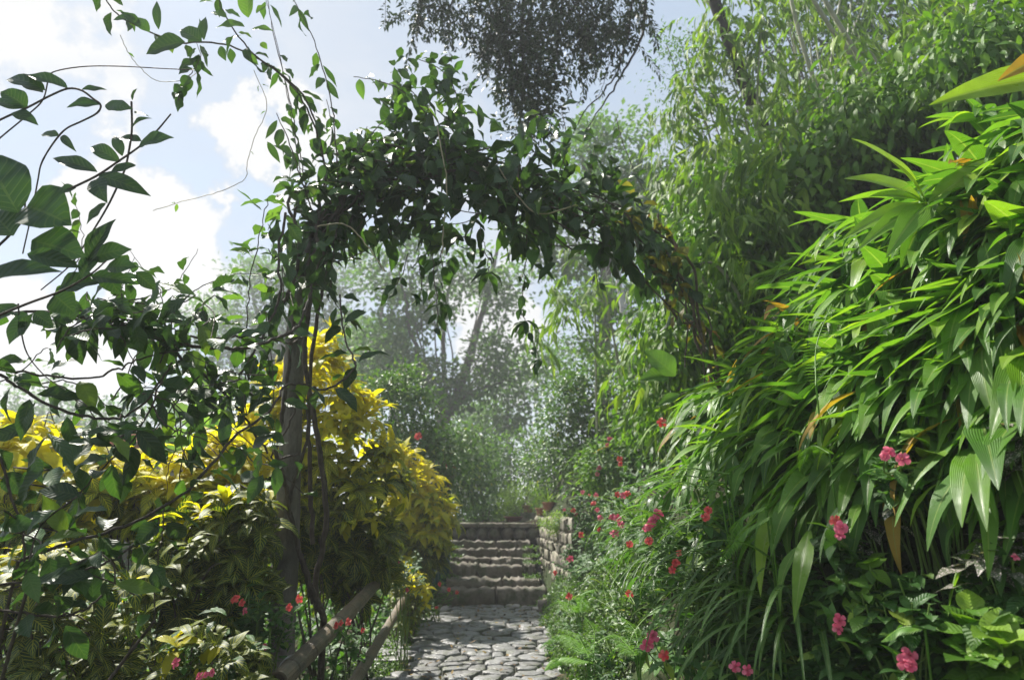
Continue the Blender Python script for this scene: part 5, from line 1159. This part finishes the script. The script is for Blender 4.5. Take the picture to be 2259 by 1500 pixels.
BB = [('bamboo clump with bare leaning culms at the top of the thicket', [(1560, -60), (1700, -80), (1900, -80), (1960, 60), (1920, 200), (1800, 260), (1640, 220), (1580, 110)], 9.5, .9, 330, 9),
      ('bamboo clump hanging over the sky gap beside the overhanging branch', [(1500, 200), (1560, 60), (1640, 0), (1720, 120), (1700, 300), (1620, 400), (1520, 380), (1470, 300)], 9.8, .8, 300, 5),
      ('bamboo clump hanging pale leaves behind the right end of the arch', [(1470, 400), (1560, 340), (1650, 400), (1640, 540), (1560, 640), (1480, 620), (1440, 520)], 9.2, .7, 260, 4),
      ('bamboo clump in the middle of the thicket', [(1640, 280), (1760, 230), (1880, 260), (1900, 380), (1820, 480), (1700, 500), (1630, 420)], 8.6, .7, 240, 4),
      ('bamboo clump against the dark trees at top right', [(1900, 60), (2050, 0), (2200, 60), (2230, 200), (2120, 290), (1980, 280), (1890, 200)], 7.6, .7, 200, 5),
      ('bright bamboo sprays hanging in the middle of the arch opening', [(1160, 640), (1240, 600), (1300, 610), (1340, 590), (1350, 660), (1300, 720), (1240, 760), (1180, 700)], 11.5, .6, 70, 3),
      ('bamboo clump drooping beside the white barked tree', [(1450, 600), (1490, 570), (1555, 640), (1575, 740), (1520, 800), (1470, 790), (1445, 700)], 9.5, .5, 150, 3)]
BB += [('bamboo sprays drooping over the climbers in the middle of the bank', [(1570, 360), (1700, 330), (1860, 330), (1900, 440), (1800, 520), (1680, 640), (1590, 640)], 6.9, .5, 130, 3),
       ('low bamboo sprays hanging beside the brown twigs of the arch foot', [(1450, 640), (1540, 600), (1620, 660), (1640, 740), (1560, 840), (1470, 860)], 6.9, .4, 80, 3)]
for lab, poly, Y, T, n, cu in BB: bamboo(lab, poly, Y, T, n, cu)
def long_culms():
    for k, (lab, pts, Y) in enumerate((('long bare bamboo culm leaning left at the top of the thicket', [(1895, 130), (1830, 20), (1790, -60)], 7.1), ('long bare bamboo culm with a side branch at top of the thicket', [(1880, 130), (1860, 90), (1790, 10), (1760, -60)], 7.5),
                                      ('pale grey bamboo culm in the top right corner', [(2210, 120), (2165, 50), (2130, -60)], 6.7), ('short pale culm nearest the top right corner', [(2235, 60), (2205, 10), (2190, -60)], 6.9), ('thin brown culm on the left of the thicket top', [(1800, 190), (1770, 100), (1745, 0), (1735, -60)], 7.7))):
        p = pxpath(pts, Y, Y, 8); root = p[0] + (.5, .3, 0); root[2] = hz(root[0], root[1]); t = thing('bamboo', tuple(root), lab, 'bamboo', 'bare culms at top right')
        o = MB(); q = np.vstack([root, p]); tube(o, spline(np.vstack([root - (0, 0, .1), (root + p[0]) / 2 + (.1, 0, .2), p[0], p[len(p) // 2], p[-1], p[-1] + (p[-1] - p[-2]) * 3]), 6), [.03, .028, .024], 8); o.build('culm', PALE if 'pale' in lab else CULM, t)
        o = MB(); C = p[::3] + rng.normal(0, .12, (len(p[::3]), 3)); clumps(o, C, np.repeat(DOWN[None], len(C), 0), 7, .12, .18, .026, 'lance', 5, 2, .6, .2, .8); o.build('foliage', G['bamboo'], t)
long_culms()
CL = [('broad leaved climber mounded in the middle of the thicket', [(1560, 420), (1660, 380), (1760, 420), (1800, 520), (1720, 620), (1620, 680), (1540, 620)], 7.8, .6, 200, .15, .075),
      ('dark broad leaved climber below the bamboo at upper right', [(1740, 340), (1860, 290), (1960, 330), (1960, 460), (1860, 540), (1760, 520)], 7.2, .6, 180, .16, .08),
      ('leafy climber with hanging pointed leaves at the top right', [(1850, 170), (1980, 180), (2080, 220), (2100, 330), (1980, 380), (1870, 330)], 6.6, .5, 140, .16, .06),
      ('leafy climber filling the right edge above the orange tipped leaf', [(2080, 60), (2200, 20), (2330, 60), (2330, 260), (2180, 280), (2080, 200)], 5.6, .5, 130, .15, .06),
      ('leafy climber covering the bank right of the white barked tree', [(1440, 720), (1520, 660), (1620, 640), (1660, 720), (1600, 820), (1500, 860), (1440, 820)], 7.4, .5, 170, .11, .05),
      ('dense leafy climber low on the bank under the arch foot', [(1420, 840), (1500, 800), (1580, 820), (1560, 920), (1470, 960), (1410, 920)], 8.0, .4, 120, .10, .045)]
for lab, poly, Y, T, n, L, W in CL: bush('climber', lab, 'climber', poly, Y, T * 1.25, n, 18, .24, L * 1.15, W, G['climber'], 'ovate', 'climbers up the right bank', GREENST, 6, 2, 1.1, 7, .9, .012)
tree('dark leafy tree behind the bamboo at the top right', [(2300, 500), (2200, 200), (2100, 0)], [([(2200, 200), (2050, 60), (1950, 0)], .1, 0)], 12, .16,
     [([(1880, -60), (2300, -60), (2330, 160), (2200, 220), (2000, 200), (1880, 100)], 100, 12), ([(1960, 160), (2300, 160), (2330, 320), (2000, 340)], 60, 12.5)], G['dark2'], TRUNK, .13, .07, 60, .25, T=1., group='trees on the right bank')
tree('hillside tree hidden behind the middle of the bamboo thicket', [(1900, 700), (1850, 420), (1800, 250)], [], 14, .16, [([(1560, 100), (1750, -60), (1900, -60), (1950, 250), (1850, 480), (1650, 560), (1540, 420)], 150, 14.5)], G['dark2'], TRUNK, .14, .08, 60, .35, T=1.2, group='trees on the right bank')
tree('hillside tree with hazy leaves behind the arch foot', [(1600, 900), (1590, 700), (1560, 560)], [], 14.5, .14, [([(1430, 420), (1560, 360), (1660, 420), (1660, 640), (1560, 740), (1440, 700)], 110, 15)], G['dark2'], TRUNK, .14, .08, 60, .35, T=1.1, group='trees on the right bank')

def overhang():
    root = np.array([5.2, 10.4, hz(5.2, 10.4)])
    t = thing('overhanging_tree', tuple(root), 'dark tree branch hanging small leaves from the top middle of the sky', 'tree')
    st = MB(); lf = MB(); Y = 8.2
    top = P(1480, -260, Y + .6); tube(st, spline([root - (0, 0, .2), root + (-.3, 0, 3.), (4.2, 10, 7.2), top], 8), [.17, .13, .08], 10)
    for px, r in (([(1480, -260), (1420, -100), (1425, 0), (1410, 90), (1370, 170), (1330, 230), (1290, 290)], .02), ([(1480, -260), (1400, -120), (1395, 10), (1375, 110), (1350, 180), (1290, 250), (1260, 300)], .016), ([(1480, -260), (1300, -160), (1180, -80), (1150, 60), (1165, 200), (1170, 290)], .03), ([(1300, -160), (1100, -120), (1010, -20), (980, 60)], .02), ([(1180, -80), (1260, 0), (1290, 80), (1280, 150)], .015), ([(1400, -120), (1330, 10), (1310, 90)], .012)):
        tube(st, pxpath(px, Y, Y, 6, .01), [r * 1.3, r, r * .3], 6)
    for q in range(75):                                   # leafy strands hanging from the limbs
        x0 = rng.uniform(900, 1430); env = np.interp(x0, [900, 950, 1040, 1110, 1150, 1200, 1250, 1300, 1350, 1390, 1430], [70, 130, 110, 200, 330, 330, 170, 210, 260, 200, 40])
        y0 = rng.uniform(-130, 40); y1 = max(y0 + 30, env * rng.uniform(.35, 1.05)); x1 = x0 + rng.normal(0, 26) - (30 if x0 > 1280 else 0)
        p = pxpath([(x0, y0), ((x0 + x1) / 2 + rng.normal(0, 14), (y0 + y1) / 2), (x1, y1)], Y + rng.uniform(-.5, .5), Y + rng.uniform(-.5, .5), 6, .012)
        tube(lf, p, [.006, .003], 4, 1); vine_leaves(lf, p, .06, .11, .045, dn=.3, keep=.75, ns=4, nc=2)
        for _ in range(2):
            e = p[rng.integers(1, len(p))]; b2 = e + rng.normal(0, .24, 3) + DOWN * .1; p2 = spline([e, (e + b2) / 2 + UP * .04, b2], 4); tube(lf, p2, [.004, .002], 4, 1); vine_leaves(lf, p2, .045, .10, .04, dn=.5, ns=4, nc=2)
    for poly, n in (([(925, -60), (1420, -60), (1410, 60), (1370, 110), (1290, 110), (1230, 210), (1200, 290), (1165, 320), (1130, 260), (1090, 170), (1040, 115), (960, 80)], 120), ([(1100, 170), (1245, 170), (1225, 290), (1175, 350), (1135, 300)], 46), ([(1040, -40), (1300, -40), (1260, 90), (1200, 200), (1160, 240), (1110, 150)], 60)):
        C, N, _ = inflate(poly, Y, .55, n, .3); clumps(lf, C, N, 20, .10, .10, .042, 'lance', 4, 2, .7, .2, .35)
    C, N, _ = inflate([(880, 30), (940, 0), (1000, 60), (960, 110), (900, 80)], Y, .3, 10); clumps(lf, C, N, 12, .1, .08, .035, 'lance', 3, 2, .6, .2, .7)
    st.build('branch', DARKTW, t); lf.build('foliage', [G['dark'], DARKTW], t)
    # loose twigs entering at the very top left
    root = np.array([1.5, 9., 0])
overhang()
bush('hanging_twigs', 'thin leafy twigs of small pale leaves right of the overhanging branch', 'branch', [(1420, 180), (1450, 90), (1500, 60), (1540, 120), (1500, 210), (1450, 240)], 10.5, .5, 26, 22, .16, .09, .032, G['tree'], 'lance', None, STEM, 3, 2, .5, 4, base=np.array([4.4, 11.2, float(h(4.4, 11.2))]))

# ------------------------------------------------------------------ haze
def haze():
    mb = MB(); lo = np.array([-300., -60., -8.]); hi = np.array([300., 330., 24.])
    V = np.array([[x, y, z] for x in (lo[0], hi[0]) for y in (lo[1], hi[1]) for z in (lo[2], hi[2])])
    mb.add(V, [[0, 1, 3, 2], [4, 6, 7, 5], [0, 4, 5, 1], [2, 3, 7, 6], [0, 2, 6, 4], [1, 5, 7, 3]])
    m, N, K = new_mat('haze_air'); out = N.new('ShaderNodeOutputMaterial'); v = N.new('ShaderNodeVolumePrincipled')
    v.inputs['Color'].default_value = (.93, .96, 1, 1); v.inputs['Density'].default_value = HAZE; v.inputs['Anisotropy'].default_value = .2
    K.new(v.outputs[0], out.inputs['Volume'])
    o = mb.build('haze', m, kind='stuff', flat=True)
HAZE = .0035
haze()
